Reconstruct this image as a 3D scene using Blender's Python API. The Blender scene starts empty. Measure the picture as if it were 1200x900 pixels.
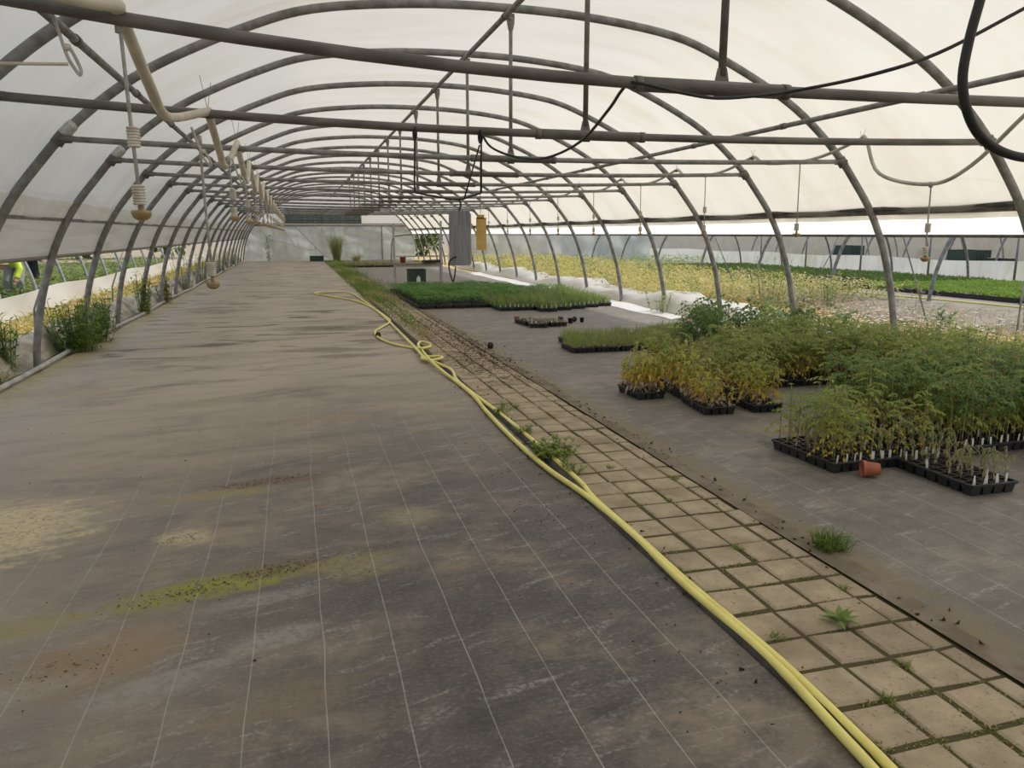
import bpy, math, random
from mathutils import Vector, Matrix, Quaternion
R = random.Random(7)
COL = bpy.context.scene.collection
PI = math.pi
# ------------------------------------------------------------------ helpers
class MB:
    """collects shapes and links them as one mesh object"""
    def __init__(s): s.v=[]; s.f=[]; s.m=[]; s.sm=[]
    def quad(s, pts, mi=0, sm=False):
        n=len(s.v); s.v += [tuple(p) for p in pts]; s.f.append(tuple(range(n,n+len(pts)))); s.m.append(mi); s.sm.append(sm)
    def box(s, c, d, mi=0, rz=0, rx=0):
        M = Matrix.Rotation(rz,3,'Z') @ Matrix.Rotation(rx,3,'X')
        n=len(s.v); c=Vector(c)
        for z in (-1,1):
            for y in (-1,1):
                for x in (-1,1): s.v.append(tuple(c+M@Vector((x*d[0]/2,y*d[1]/2,z*d[2]/2))))
        for q in ((0,2,3,1),(4,5,7,6),(0,1,5,4),(2,6,7,3),(0,4,6,2),(1,3,7,5)):
            s.f.append(tuple(n+i for i in q)); s.m.append(mi); s.sm.append(False)
    def tube(s, path, r, seg=10, mi=0, closed=False, caps=True):
        P=[Vector(p) for p in path]; N=len(P)
        rr = r if isinstance(r,(list,tuple)) else [r]*N
        T=[]
        for i in range(N):
            if closed: t=P[(i+1)%N]-P[i-1]
            else: t=P[min(i+1,N-1)]-P[max(i-1,0)]
            T.append(t.normalized() if t.length>1e-9 else Vector((0,0,1)))
        a=Vector((0,0,1)) if abs(T[0].z)<.9 else Vector((1,0,0))
        u=(a-T[0]*a.dot(T[0])).normalized(); n0=len(s.v)
        for i in range(N):
            if i:
                u=u-T[i]*u.dot(T[i])
                u=u.normalized() if u.length>1e-6 else T[i].orthogonal().normalized()
            w=T[i].cross(u)
            for k in range(seg):
                an=2*PI*k/seg; s.v.append(tuple(P[i]+(u*math.cos(an)+w*math.sin(an))*rr[i]))
        for i in range(N if closed else N-1):
            j=(i+1)%N
            for k in range(seg):
                l=(k+1)%seg
                s.f.append((n0+i*seg+k,n0+i*seg+l,n0+j*seg+l,n0+j*seg+k)); s.m.append(mi); s.sm.append(True)
        if caps and not closed:
            s.f.append(tuple(n0+k for k in reversed(range(seg)))); s.m.append(mi); s.sm.append(False)
            s.f.append(tuple(n0+(N-1)*seg+k for k in range(seg))); s.m.append(mi); s.sm.append(False)
    def lathe(s, prof, c=(0,0,0), seg=16, mi=0, axis='Z'):
        c=Vector(c); n0=len(s.v)
        for (r,z) in prof:
            for k in range(seg):
                an=2*PI*k/seg; p=Vector((r*math.cos(an),r*math.sin(an),z))
                if axis=='X': p=Vector((p.z,p.x,p.y))
                s.v.append(tuple(c+p))
        for i in range(len(prof)-1):
            for k in range(seg):
                l=(k+1)%seg
                s.f.append((n0+i*seg+k,n0+i*seg+l,n0+(i+1)*seg+l,n0+(i+1)*seg+k)); s.m.append(mi); s.sm.append(True)
    def sheet(s, fn, nu, nv, mi=0, sm=True):
        n0=len(s.v)
        for j in range(nv+1):
            for i in range(nu+1): s.v.append(tuple(fn(i/nu,j/nv)))
        for j in range(nv):
            for i in range(nu):
                a=n0+j*(nu+1)+i; s.f.append((a,a+1,a+nu+2,a+nu+1)); s.m.append(mi); s.sm.append(sm)
    def leaf(s, p, d, up, L, W, mi=0, bend=.25):
        """pointed leaf of two folded halves"""
        p=Vector(p); d=Vector(d).normalized(); up=Vector(up)
        w=d.cross(up)
        w=w.normalized() if w.length>1e-5 else d.orthogonal().normalized()
        n=w.cross(d)
        m=p+d*L*.45+n*L*bend*.35; t=p+d*L-n*L*bend*.5
        a=m+w*W*.5-n*W*.15; b=m-w*W*.5-n*W*.15
        k=len(s.v); s.v += [tuple(p),tuple(a),tuple(t),tuple(b),tuple(m)]
        for q in ((k,k+1,k+4),(k+1,k+2,k+4),(k+2,k+3,k+4),(k+3,k,k+4)):
            s.f.append(q); s.m.append(mi); s.sm.append(True)
    def blade(s, p, d, L, W, mi=0, droop=.3):
        """narrow grass blade, bent over"""
        p=Vector(p); d=Vector(d).normalized(); w=d.cross(Vector((R.uniform(-1,1),R.uniform(-1,1),.1))).normalized()*W*.5
        h=Vector((d.x,d.y,0)); q=p+d*L*.55; t=p+d*L+h*L*droop-Vector((0,0,L*droop*.6))
        k=len(s.v); s.v += [tuple(p-w),tuple(p+w),tuple(q+w*.8),tuple(q-w*.8),tuple(t)]
        s.f += [(k,k+1,k+2,k+3),(k+3,k+2,k+4)]; s.m += [mi,mi]; s.sm += [True,True]
    def mesh(s, name, mats):
        me=bpy.data.meshes.new(name); me.from_pydata(s.v,[],s.f)
        for m in (mats if isinstance(mats,(list,tuple)) else [mats]): me.materials.append(m)
        me.polygons.foreach_set('material_index',s.m); me.polygons.foreach_set('use_smooth',s.sm); me.update()
        return me
    def build(s, name, mats, parent=None, loc=(0,0,0), rz=0):
        return put(s.mesh(name,mats),name,parent,loc,rz)
def put(me, name, parent=None, loc=(0,0,0), rz=0, sc=1, rot=None):
    o=bpy.data.objects.new(name,me); COL.objects.link(o); o.parent=parent; o.location=loc
    o.rotation_euler=rot if rot else (0,0,rz); o.scale=(sc,sc,sc) if not isinstance(sc,tuple) else sc
    return o
def empty(name, loc=(0,0,0), rz=0): return put(None,name,None,loc,rz)
def tag(o,label,cat,group=None,kind=None):
    o['label']=label; o['category']=cat
    if group: o['group']=group
    if kind: o['kind']=kind
    return o
def struct(o,label=None):
    o['kind']='structure'
    if label: o['label']=label
    return o
def copy_tree(root, loc, rz=0):
    r=root.copy(); COL.objects.link(r); r.location=loc; r.rotation_euler=(0,0,rz)
    def rec(src,dst):
        for ch in list(src.children):
            c=ch.copy(); COL.objects.link(c); c.parent=dst; rec(ch,c)
    rec(root,r); return r
ORD='nearest,second,third,fourth,fifth,sixth,seventh,eighth,ninth,tenth,eleventh,twelfth,thirteenth,fourteenth,fifteenth,sixteenth,seventeenth,eighteenth,nineteenth,twentieth,twenty-first,twenty-second'.split(',')
def ordn(i): return 'nearest' if i==0 else ORD[i]
def smooth(pts, n=6, closed=False):
    P=[Vector(p) for p in pts]; out=[]; N=len(P)
    for i in range(N if closed else N-1):
        g=(lambda k:P[k%N]) if closed else (lambda k:P[max(0,min(N-1,k))])
        a,b,c,d=g(i-1),g(i),g(i+1),g(i+2)
        for k in range(n):
            t=k/n; out.append(.5*((2*b)+(c-a)*t+(2*a-5*b+4*c-d)*t*t+(3*b-a-3*c+d)*t**3))
    if not closed: out.append(P[-1])
    return out
# ------------------------------------------------------------------ camera (solved from the photograph's vanishing points)
F=890.; TH=math.atan(176/F); PH=math.atan(254/(F*math.cos(TH)+176*math.sin(TH))); H=1.5
cT,sT,cP,sP=math.cos(TH),math.sin(TH),math.cos(PH),math.sin(PH)
def g(x,y,z=0):
    r=x-600; v=y-450; dn=v*cT+F*sT; fw=F*cT-v*sT
    t=(H-z)/dn
    return Vector(((fw*sP+r*cP)*t,(fw*cP-r*sP)*t,z))
cam=bpy.data.cameras.new('camera'); cam.lens=F/1200*36; cam.sensor_width=36; cam.sensor_fit='HORIZONTAL'; cam.clip_start=.05; cam.clip_end=500
co=bpy.data.objects.new('camera',cam); COL.objects.link(co); co.location=(0,0,H); co.rotation_euler=(PI/2-TH,0,-PH)
bpy.context.scene.camera=co
# ------------------------------------------------------------------ materials
class NT:
    def __init__(s,name):
        s.mat=bpy.data.materials.new(name); s.mat.use_nodes=True; s.t=s.mat.node_tree; s.t.nodes.clear()
        s.out=s.n('ShaderNodeOutputMaterial'); s.tc=s.n('ShaderNodeTexCoord')
    def n(s,t,**k):
        o=s.t.nodes.new(t)
        for a,b in k.items(): setattr(o,a,b)
        return o
    def set(s,sock,v):
        if isinstance(v,bpy.types.NodeSocket): s.t.links.new(v,sock)
        elif v is not None: sock.default_value = (tuple(v)+(1,))[:4] if sock.type=='RGBA' else v
    def math(s,op,a,b=None,c=None,clamp=False):
        o=s.n('ShaderNodeMath',operation=op,use_clamp=clamp)
        s.set(o.inputs[0],a); s.set(o.inputs[1],b)
        if c is not None: s.set(o.inputs[2],c)
        return o.outputs[0]
    def mix(s,f,a,b,blend='MIX'):
        o=s.n('ShaderNodeMix',data_type='RGBA',blend_type=blend); s.set(o.inputs[0],f); s.set(o.inputs[6],a); s.set(o.inputs[7],b); return o.outputs[2]
    def map(s,vec,scale=(1,1,1),loc=(0,0,0),rot=(0,0,0)):
        o=s.n('ShaderNodeMapping'); s.set(o.inputs[0],vec); o.inputs['Scale'].default_value=scale; o.inputs['Location'].default_value=loc; o.inputs['Rotation'].default_value=rot; return o.outputs[0]
    def noise(s,vec,scale=5,detail=4,rough=.55,dist=0):
        o=s.n('ShaderNodeTexNoise'); s.set(o.inputs['Vector'],vec); o.inputs['Scale'].default_value=scale; o.inputs['Detail'].default_value=detail
        o.inputs['Roughness'].default_value=rough; o.inputs['Distortion'].default_value=dist; return o.outputs[0]
    def ramp(s,f,lo,hi,a=0,b=1):
        o=s.n('ShaderNodeMapRange',interpolation_type='SMOOTHSTEP'); s.set(o.inputs[0],f)
        for i,x in zip((1,2,3,4),(lo,hi,a,b)): o.inputs[i].default_value=x
        return o.outputs[0]
    def bump(s,h,strength=.3,dist=.01):
        o=s.n('ShaderNodeBump'); s.set(o.inputs['Height'],h); o.inputs['Strength'].default_value=strength; o.inputs['Distance'].default_value=dist; return o.outputs[0]
    def pr(s,col,rough=.6,metal=0,normal=None,spec=.5):
        o=s.n('ShaderNodeBsdfPrincipled'); s.set(o.inputs['Base Color'],col); s.set(o.inputs['Roughness'],rough); o.inputs['Metallic'].default_value=metal
        o.inputs['Specular IOR Level'].default_value=spec
        if normal is not None: s.set(o.inputs['Normal'],normal)
        return o.outputs[0]
    def sh(s,t,col,normal=None):
        o=s.n(t); s.set(o.inputs['Color'],col)
        if normal is not None: s.set(o.inputs['Normal'],normal)
        return o.outputs[0]
    def mixs(s,f,a,b):
        o=s.n('ShaderNodeMixShader'); s.set(o.inputs[0],f); s.set(o.inputs[1],a); s.set(o.inputs[2],b); return o.outputs[0]
    def end(s,sh): s.t.links.new(sh,s.out.inputs[0]); return s.mat
def simple(name,c1,c2=None,scale=8,rough=.6,metal=0,bump=.0,spec=.4,stretch=(1,1,1),lo=.35,hi=.65,detail=4):
    N=NT(name); v=N.map(N.tc.outputs['Object'],stretch)
    f=N.noise(v,scale,detail)
    col=N.mix(N.ramp(f,lo,hi),c1,c2 or tuple(x*.7 for x in c1))
    nb=N.bump(N.noise(v,scale*4,3),bump,.01) if bump else None
    return N.end(N.pr(col,rough,metal,nb,spec))
def leafmat(name,c1,c2,trans=.35,scale=20):
    N=NT(name); f=N.ramp(N.noise(N.tc.outputs['Object'],scale,2),.35,.65)
    oi=N.n('ShaderNodeObjectInfo'); f2=N.math('MULTIPLY_ADD',oi.outputs['Random'],.5,N.math('MULTIPLY',f,.6),clamp=True)
    col=N.mix(f2,c1,c2)
    a=N.pr(col,.55,spec=.3); b=N.sh('ShaderNodeBsdfTranslucent',N.mix(.5,col,(.55,.6,.05),'MULTIPLY') if False else col)
    return N.end(N.mixs(trans,a,b))
def film(name,c1,c2,trans,clear,streak=(5,.5,1),uv=True,bump=.15,lo=.4,hi=.75):
    """polythene: lets light through diffusely, with dirt streaks that run down the sheet"""
    N=NT(name); src=N.tc.outputs['UV' if uv else 'Object']
    v=N.map(src,streak)
    a=N.noise(v,1.0,5,.6,.6); b=N.noise(N.map(src,(.35,.35,.35)),1.3,3)
    f=N.ramp(N.math('ADD',N.math('MULTIPLY',a,.6),N.math('MULTIPLY',b,.45)),lo,hi)
    col=N.mix(f,c1,c2); nb=N.bump(a,bump,.03)
    d=N.pr(col,.35,spec=.35,normal=nb); t=N.sh('ShaderNodeBsdfTranslucent',col,nb)
    s=N.mixs(trans,d,t)
    if clear: s=N.mixs(clear,s,N.sh('ShaderNodeBsdfTransparent',(.95,.96,.95)))
    return N.end(s)
M={}
M['steel']=simple('galvanised_steel',(.27,.268,.26),(.17,.167,.16),9,.5,.1,.1,.4)
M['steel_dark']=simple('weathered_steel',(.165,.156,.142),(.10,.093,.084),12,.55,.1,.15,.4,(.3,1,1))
M['steel_pale']=simple('bright_steel',(.42,.43,.44),(.30,.31,.32),9,.45,.3,.05)
M['roof']=film('roof_film',(.765,.74,.675),(.645,.595,.485),.60,.06,(1.7,.45,1),lo=.40,hi=.85)
M['skirt']=film('side_film',(.88,.88,.86),(.72,.70,.62),.6,.04,(2,1,1),lo=.45,hi=.8)
M['white_curtain']=film('white_curtain',(.93,.935,.93),(.86,.86,.85),.72,.0,(1,1,1),lo=.5,hi=.9)
M['curtain']=film('curtain_film',(.70,.66,.58),(.52,.48,.40),.45,.0,(.6,8,1),lo=.45,hi=.75)
M['flap']=film('cream_flap',(.90,.885,.83),(.82,.79,.70),.68,.0,(6,.6,1))
M['white_sheet']=film('white_sheet',(.92,.93,.94),(.78,.78,.76),.3,.0,(1,1,1),uv=False,bump=.4,lo=.5,hi=.85)
M['cream_sheet']=film('cream_sheet',(.76,.75,.70),(.58,.56,.48),.3,.0,(1,1,1),uv=False,bump=.5,lo=.45,hi=.8)
M['dirty_white']=film('dirty_white_sheet',(.84,.85,.82),(.62,.58,.40),.3,.0,(3,3,.6),uv=False,bump=.2,lo=.45,hi=.8)
M['grey_sheet']=film('grey_plastic_sheet',(.42,.405,.36),(.30,.28,.235),.3,.0,(3,1,.6),uv=False,bump=.3,lo=.45,hi=.8)
M['endfilm']=film('end_wall_film',(.62,.65,.63),(.40,.43,.41),.5,.10,(1.3,1.3,.5),uv=False,bump=.6,lo=.3,hi=.75)
M['endfold']=film('fold_film',(.80,.82,.81),(.6,.62,.6),.5,.15,(2,2,2),uv=False)
M['net']=simple('shade_net',(.10,.125,.13),(.16,.19,.19),3,.8,0,0,.2,(1,1,4))
M['black_plastic']=simple('black_plastic',(.016,.017,.02),(.03,.03,.032),20,.42,0,.05,.45)
M['black_rubber']=simple('black_rubber',(.012,.012,.012),(.022,.022,.022),15,.5)
M['soil']=simple('potting_soil',(.075,.05,.034),(.035,.024,.017),45,.95,0,.8,.1)
M['cream_pipe']=simple('cream_pipe',(.62,.58,.47),(.48,.44,.36),6,.5,0,.05)
M['grey_pipe']=simple('grey_pipe',(.50,.49,.45),(.36,.35,.32),6,.5,0,.05)
M['rope_tube']=simple('grey_tube',(.42,.41,.38),(.3,.29,.27),20,.6)
M['weight']=simple('white_weight',(.66,.63,.56),(.5,.47,.4),20,.55)
M['brass']=simple('yellow_nozzle',(.42,.31,.15),(.30,.21,.11),20,.45,.1)
M['hose']=simple('yellow_hose',(.80,.72,.22),(.66,.58,.17),5,.42,0,.05,.45,lo=.45,hi=.8)
M['board_grey']=simple('grey_board',(.27,.28,.30),(.18,.19,.205),6,.7,0,.1,.3,(9,9,.7))
M['board_yellow']=simple('yellow_trap',(.62,.42,.13),(.52,.33,.09),9,.65)
M['terracotta']=simple('terracotta_plastic',(.42,.13,.07),(.30,.09,.05),9,.5)
M['tag']=simple('white_tag',(.74,.74,.70),(.6,.6,.56),40,.6)
M['green_plastic']=simple('dark_green_plastic',(.02,.045,.035),(.03,.06,.045),8,.45)
M['wood']=simple('grey_wood',(.30,.27,.23),(.20,.18,.15),8,.8,0,.2,.2,(1,8,1))
M['straw']=simple('dry_straw',(.62,.50,.27),(.45,.33,.17),30,.9,0,.6,.1)
M['strawblade']=leafmat('straw_blades',(.72,.60,.34),(.56,.40,.19),.3,5)
M['rustblade']=leafmat('rusty_straw',(.52,.27,.13),(.62,.40,.20),.3,5)
M['outside']=simple('outside_soil',(.42,.36,.26),(.28,.24,.18),3,.95,0,.6,.1)
M['fabric']=simple('grey_ground_fabric',(.27,.245,.21),(.19,.17,.145),2.2,.8,0,.2,.3,(1,3,1))
M['moss']=leafmat('moss_green',(.10,.16,.03),(.20,.20,.06),.3,30)
M['grass']=leafmat('grass_green',(.12,.22,.04),(.24,.31,.08),.35,20)
M['drygrass']=leafmat('dry_grass',(.36,.33,.13),(.46,.38,.18),.35,20)
M['leaf_dark']=leafmat('leaf_dark',(.085,.18,.05),(.17,.28,.08),.45)
M['leaf_green']=leafmat('leaf_green',(.20,.30,.055),(.36,.43,.10),.5)
M['leaf_block']=leafmat('leaf_fresh_green',(.085,.23,.028),(.17,.35,.055),.45)
M['leaf_lime']=leafmat('leaf_yellow_green',(.34,.40,.07),(.50,.49,.10),.45)
M['leaf_yellow']=leafmat('leaf_yellow',(.66,.48,.05),(.74,.58,.10),.5)
M['leaf_wilt']=leafmat('leaf_wilted',(.24,.265,.14),(.36,.36,.20),.4)
M['leaf_dry']=leafmat('leaf_dry',(.46,.35,.24),(.58,.46,.34),.35)
M['stem']=leafmat('stem_green',(.30,.30,.13),(.42,.36,.19),.2)
M['stem_dry']=leafmat('stem_dry',(.46,.37,.25),(.34,.26,.17),.2)
M['bed_bright']=leafmat('bed_bright_green',(.20,.33,.05),(.30,.42,.09),.35,2)
M['bed_dark']=leafmat('bed_dark_green',(.08,.15,.03),(.14,.22,.05),.35,2)
M['petal_white']=simple('white_petals',(.8,.8,.74),(.7,.7,.62),30,.7)
M['petal_yellow']=leafmat('yellow_flowers',(.60,.50,.12),(.52,.46,.22),.3,9)
M['skin']=simple('skin',(.42,.24,.16),(.36,.2,.13),12,.6)
M['hivis']=simple('yellow_jacket',(.62,.75,.05),(.5,.62,.04),6,.7)
M['navy']=simple('dark_cloth',(.012,.014,.022),(.03,.033,.045),9,.85)
M['hair']=simple('hair_brown',(.05,.03,.02),(.03,.02,.012),30,.7)
M['greycloth']=simple('grey_cloth',(.3,.3,.31),(.24,.24,.25),9,.85)
M['hat']=simple('pale_hat',(.6,.55,.42),(.5,.45,.35),9,.85)

# woven ground cover with printed lines, dust and algae stains
def matfloor(name, base, base2, dust, lines=True, spots=(), line0=.02, damp=()):
    N=NT(name); P=N.tc.outputs['Object']; sx=N.n('ShaderNodeSeparateXYZ'); N.set(sx.inputs[0],P); X,Y=sx.outputs[0],sx.outputs[1]
    n1=N.noise(N.map(P,(1,1.6,1)),1.1,6,.62,.4); n2=N.noise(P,7,6,.65); n3=N.noise(P,60,3,.6); n4=N.noise(N.map(N.map(P,rot=(0,0,-.25)),(.5,1.3,1),(3,5,0)),1.7,8,.7,.6); n5=N.noise(N.map(N.map(P,rot=(0,0,-.28)),(1,4,1),(1,2,0)),3.2,6,.68,.6)
    col=N.mix(N.ramp(n2,.3,.7),base,base2)
    col=N.mix(N.math('MULTIPLY',N.ramp(n1,.44,.68),N.ramp(n2,.3,.62,.25,.9)),col,dust)
    col=N.mix(N.ramp(N.noise(N.map(P,(1,2.5,1)),34,5,.75),.42,.70,0,.30),col,dust)
    # fine scuffs
    w=N.n('ShaderNodeTexWave'); N.set(w.inputs[0],P); w.inputs['Scale'].default_value=60; w.inputs['Distortion'].default_value=3
    col=N.mix(N.math('MULTIPLY',N.ramp(n3,.5,.75),.22),col,(.36,.34,.31))
    col=N.mix(N.math('MULTIPLY',N.ramp(n5,.52,.70),N.math('MULTIPLY',N.ramp(n3,.35,.6),.5)),col,(.42,.41,.39))
    if dust_sheen:=name.startswith('left'):
        # dust thickens to the left side; far end painted paler for grazing sheen
        far=N.ramp(Y,3,10,0,.8); lef=N.ramp(X,0.6,-1.6,0,.55)
        col=N.mix(N.math('MULTIPLY',N.math('ADD',far,lef,clamp=True),N.ramp(n4,.12,.58)),col,(.45,.375,.295))
        col=N.mix(N.math('MULTIPLY',N.ramp(Y,7,12),N.ramp(N.noise(N.map(P,(.5,1.5,1),(7,2,0)),1.6,5,.6,.6),.55,.64)),col,(.13,.10,.07))
        ed=N.ramp(X,-2.35,-2.75); col=N.mix(N.math('MULTIPLY',ed,N.ramp(n2,.35,.55)),col,(.36,.29,.12))
    if name.startswith('right'):
        col=N.mix(N.math('MULTIPLY',N.ramp(X,2.62,2.44),N.ramp(N.noise(P,4,5,.65),.3,.55)),col,(.17,.135,.075))
    n6=N.ramp(N.noise(P,26,4,.7),.36,.56,.4,1)
    for (cx,cy,rx,ry,rot,c,amt) in spots:
        v=N.map(P,(1,1,1),(-cx,-cy,0)); v=N.map(v,(1,1,1),(0,0,0),(0,0,-rot)); v=N.map(v,(1/rx,1/ry,1))
        L=N.n('ShaderNodeVectorMath',operation='LENGTH'); N.set(L.inputs[0],v)
        d=N.math('ADD',L.outputs['Value'],N.math('MULTIPLY_ADD',n5,1.6,-.8)); d=N.math('ADD',d,N.math('MULTIPLY_ADD',n2,1.2,-.6))
        col=N.mix(N.math('MULTIPLY',N.math('MULTIPLY',N.ramp(d,1.15,.4),n6),amt),col,c)
    if lines:
        wob=N.math('MULTIPLY_ADD',N.noise(P,.8,2),.05,-.025)
        def line(coord,per,off,wd):
            q=N.math('ADD',coord,N.math('ADD',wob,-off+per*400))
            q=N.math('MODULO',q,per); q=N.math('ABSOLUTE',N.math('SUBTRACT',q,per/2))
            return N.ramp(q,wd*.5,wd*1.1,1,0)
        a=line(X,.25,line0-.125,.0027); col=N.mix(N.math('MULTIPLY',a,N.math('MULTIPLY',N.ramp(n2,.3,.6,.3,.7),N.ramp(Y,3.5,9,1,.12))),col,(.38,.38,.35))
        Y2=N.math('MULTIPLY_ADD',X,.03,Y)
        b=line(Y2,.25,0,.004); col=N.mix(N.math('MULTIPLY',b,N.ramp(n1,.4,.7,.02,.28)),col,(.34,.33,.30))
    nb=N.bump(N.math('ADD',N.noise(P,110,2),N.math('MULTIPLY',n2,.7)),.25,.004)
    return N.end(N.pr(col,.62,spec=.45,normal=nb))
CREAM=(.62,.52,.31); BROWN=(.16,.10,.06); ALGAE=(.27,.265,.04); TAN=(.27,.19,.10); PALE=(.36,.34,.30); OCHRE=(.30,.25,.09)
LSPOTS=[(-1.65,4.25,.62,.55,.1,CREAM,.95),(-.62,3.92,.16,.13,0,CREAM,.6),(-.42,3.30,.55,.13,.28,ALGAE,.95),(-.15,3.42,.28,.10,.2,BROWN,.7),
 (-.75,2.78,.36,.22,.3,TAN,.85),(-.25,4.72,.5,.10,.12,BROWN,.8),(-.5,4.55,.35,.10,.1,OCHRE,.7),(.52,3.92,.18,.16,0,(.30,.26,.15),.7),(.17,3.35,.22,.18,0,OCHRE,.6),
 (-1.1,3.1,.25,.12,.2,OCHRE,.7),(-.55,2.55,.28,.10,.3,PALE,.5),(-.15,2.78,.22,.10,.3,PALE,.55),(-.2,3.12,.3,.07,.2,PALE,.5),(-1.0,2.62,.3,.08,.3,PALE,.4),(.2,6.3,.4,.14,0,(.30,.21,.12),.6),
 (-.1,2.35,.25,.15,.2,(.22,.17,.11),.6),(.55,12.6,.95,.42,0,(.10,.085,.045),.95),(.95,11.6,.35,.15,0,(.16,.07,.05),.8),(.6,9.6,.5,.16,.1,(.13,.10,.07),.8),(-1.6,16,.7,.5,0,(.17,.11,.07),.6),(-.9,24,.8,.6,0,(.18,.13,.09),.5),(-.9,7.2,.5,.22,0,(.33,.27,.17),.7),(-2.2,8.0,.5,.4,0,(.38,.30,.2),.7),
 (.9,2.0,.12,.06,.3,(.035,.033,.03),.6),(.55,2.1,.2,.05,.3,(.04,.038,.035),.5)]
M['mat_left']=matfloor('left_ground_cover',(.050,.047,.046),(.080,.074,.069),(.24,.19,.14),True,LSPOTS)
M['mat_right']=matfloor('right_ground_cover',(.105,.094,.083),(.15,.135,.118),(.22,.192,.158),True,
  [(3.27,4.62,.12,.16,0,(.05,.045,.04),.85),(3.5,5.05,.25,.2,0,(.27,.22,.14),.6)],.13)
def sandy(name):
    N=NT(name); P=N.tc.outputs['Object']
    n1=N.noise(P,6,5,.6); n2=N.noise(P,55,5,.75); n3=N.noise(P,2.5,3)
    col=N.mix(N.ramp(n1,.3,.7),(.32,.26,.18),(.44,.36,.255)); col=N.mix(N.ramp(n3,.45,.7,0,.6),col,(.22,.18,.12))
    col=N.mix(N.ramp(n2,.56,.68,0,.8),col,(.12,.09,.06)); col=N.mix(N.ramp(n2,.38,.25,0,.35),col,(.5,.44,.34))
    return N.end(N.pr(col,.9,spec=.2,normal=N.bump(n2,.4,.004)))
M['paver']=sandy('paver_concrete')
M['joint']=simple('joint_soil',(.10,.075,.048),(.085,.085,.035),25,.95,0,.8,.1)
# ------------------------------------------------------------------ world and lamps
sc=bpy.context.scene
w=bpy.data.worlds.new('sky'); sc.world=w; w.use_nodes=True; nt=w.node_tree; nt.nodes.clear()
sky=nt.nodes.new('ShaderNodeTexSky'); sky.sky_type='NISHITA'; sky.sun_disc=False; sky.sun_elevation=math.radians(52); sky.sun_rotation=math.radians(75); sky.dust_density=3; sky.air_density=1.2
bg=nt.nodes.new('ShaderNodeBackground'); bg.inputs[1].default_value=.195
mx=nt.nodes.new('ShaderNodeMix'); mx.data_type='RGBA'; mx.inputs[0].default_value=.45; mx.inputs[7].default_value=(4.4,4.35,4.2,1)   # thin white cloud over blue sky
nt.links.new(sky.outputs[0],mx.inputs[6]); nt.links.new(mx.outputs[2],bg.inputs[0])
wo=nt.nodes.new('ShaderNodeOutputWorld'); nt.links.new(bg.outputs[0],wo.inputs[0])
sl=bpy.data.lights.new('sun','SUN'); sl.energy=2.8; sl.angle=math.radians(6); sl.color=(1,.95,.86)
so=bpy.data.objects.new('sun',sl); COL.objects.link(so); so.location=(30,10,40)
sd=Vector((math.cos(math.radians(52))*math.sin(math.radians(75)),math.cos(math.radians(52))*math.cos(math.radians(75)),math.sin(math.radians(52))))
so.rotation_euler=(-sd).to_track_quat('-Z','Y').to_euler()
sc.view_settings.view_transform='Standard'; sc.view_settings.look='None'; sc.view_settings.gamma=1; sc.view_settings.use_curve_mapping=False; sc.view_settings.exposure=0.0
sc.cycles.use_denoising=True; sc.cycles.max_bounces=10; sc.cycles.diffuse_bounces=5; sc.cycles.transparent_max_bounces=12
# ------------------------------------------------------------------ tunnel geometry
CX=2.06; BAY=2.1; Y0=5.4; YEND=46.0
HALF=[(0,3.64),(.9,3.61),(1.8,3.50),(2.4,3.30),(3.07,2.99),(3.5,2.72),(3.9,2.38),(4.15,2.1),(4.4,1.78),(4.6,1.42),(4.73,1.08),(4.83,.75),(4.92,.3),(4.95,0)]
YK=[3.72,5.68,7.62,9.60,11.65,13.75]
def YH(k):
    return YK[k+1] if k<5 else 13.75+2.13*(k-4)
def arcpts(off=0, zmin=0, n=5):
    pts=[(-d,z) for d,z in reversed(HALF)]+[(d,z) for d,z in HALF[1:]]
    P=smooth([(a,0,b) for a,b in pts],n); out=[]
    for i,p in enumerate(P):
        t=(P[min(i+1,len(P)-1)]-P[max(i-1,0)]).normalized(); nrm=Vector((-t.z,0,t.x))
        out.append((p.x+nrm.x*off,p.z+nrm.z*off))
    return [q for q in out if q[1]>=zmin]
def arcx(z, side):   # |dx| at height z
    for (a,b),(c,e) in zip(HALF,HALF[1:]):
        if e<=z<=b: return side*(a+(c-a)*(b-z)/(b-e))
    return side*4.95
# --- ground surfaces (setting)
def flat(name,x0,x1,y0,y1,z,mat,thick=.02,label=None):
    b=MB(); b.box(((x0+x1)/2,(y0+y1)/2,z-thick/2),(x1-x0,y1-y0,thick)); o=b.build(name,mat); return struct(o,label)
flat('ground',-60,90,-12,120,-.03,M['outside'],.2,'bare outside soil around the tunnels')
flat('floor',-2.80,1.56,-6,45.8,0,M['mat_left'],.02,'dark woven ground cover with white lines on the open left half')
flat('floor_right',2.40,6.62,-6,45.8,0,M['mat_right'],.02,'worn ground cover fabric under the plant trays')
flat('floor_path',1.56,2.40,-6,45.8,-.007,M['joint'],.02,'soil bed of the paved path')
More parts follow.
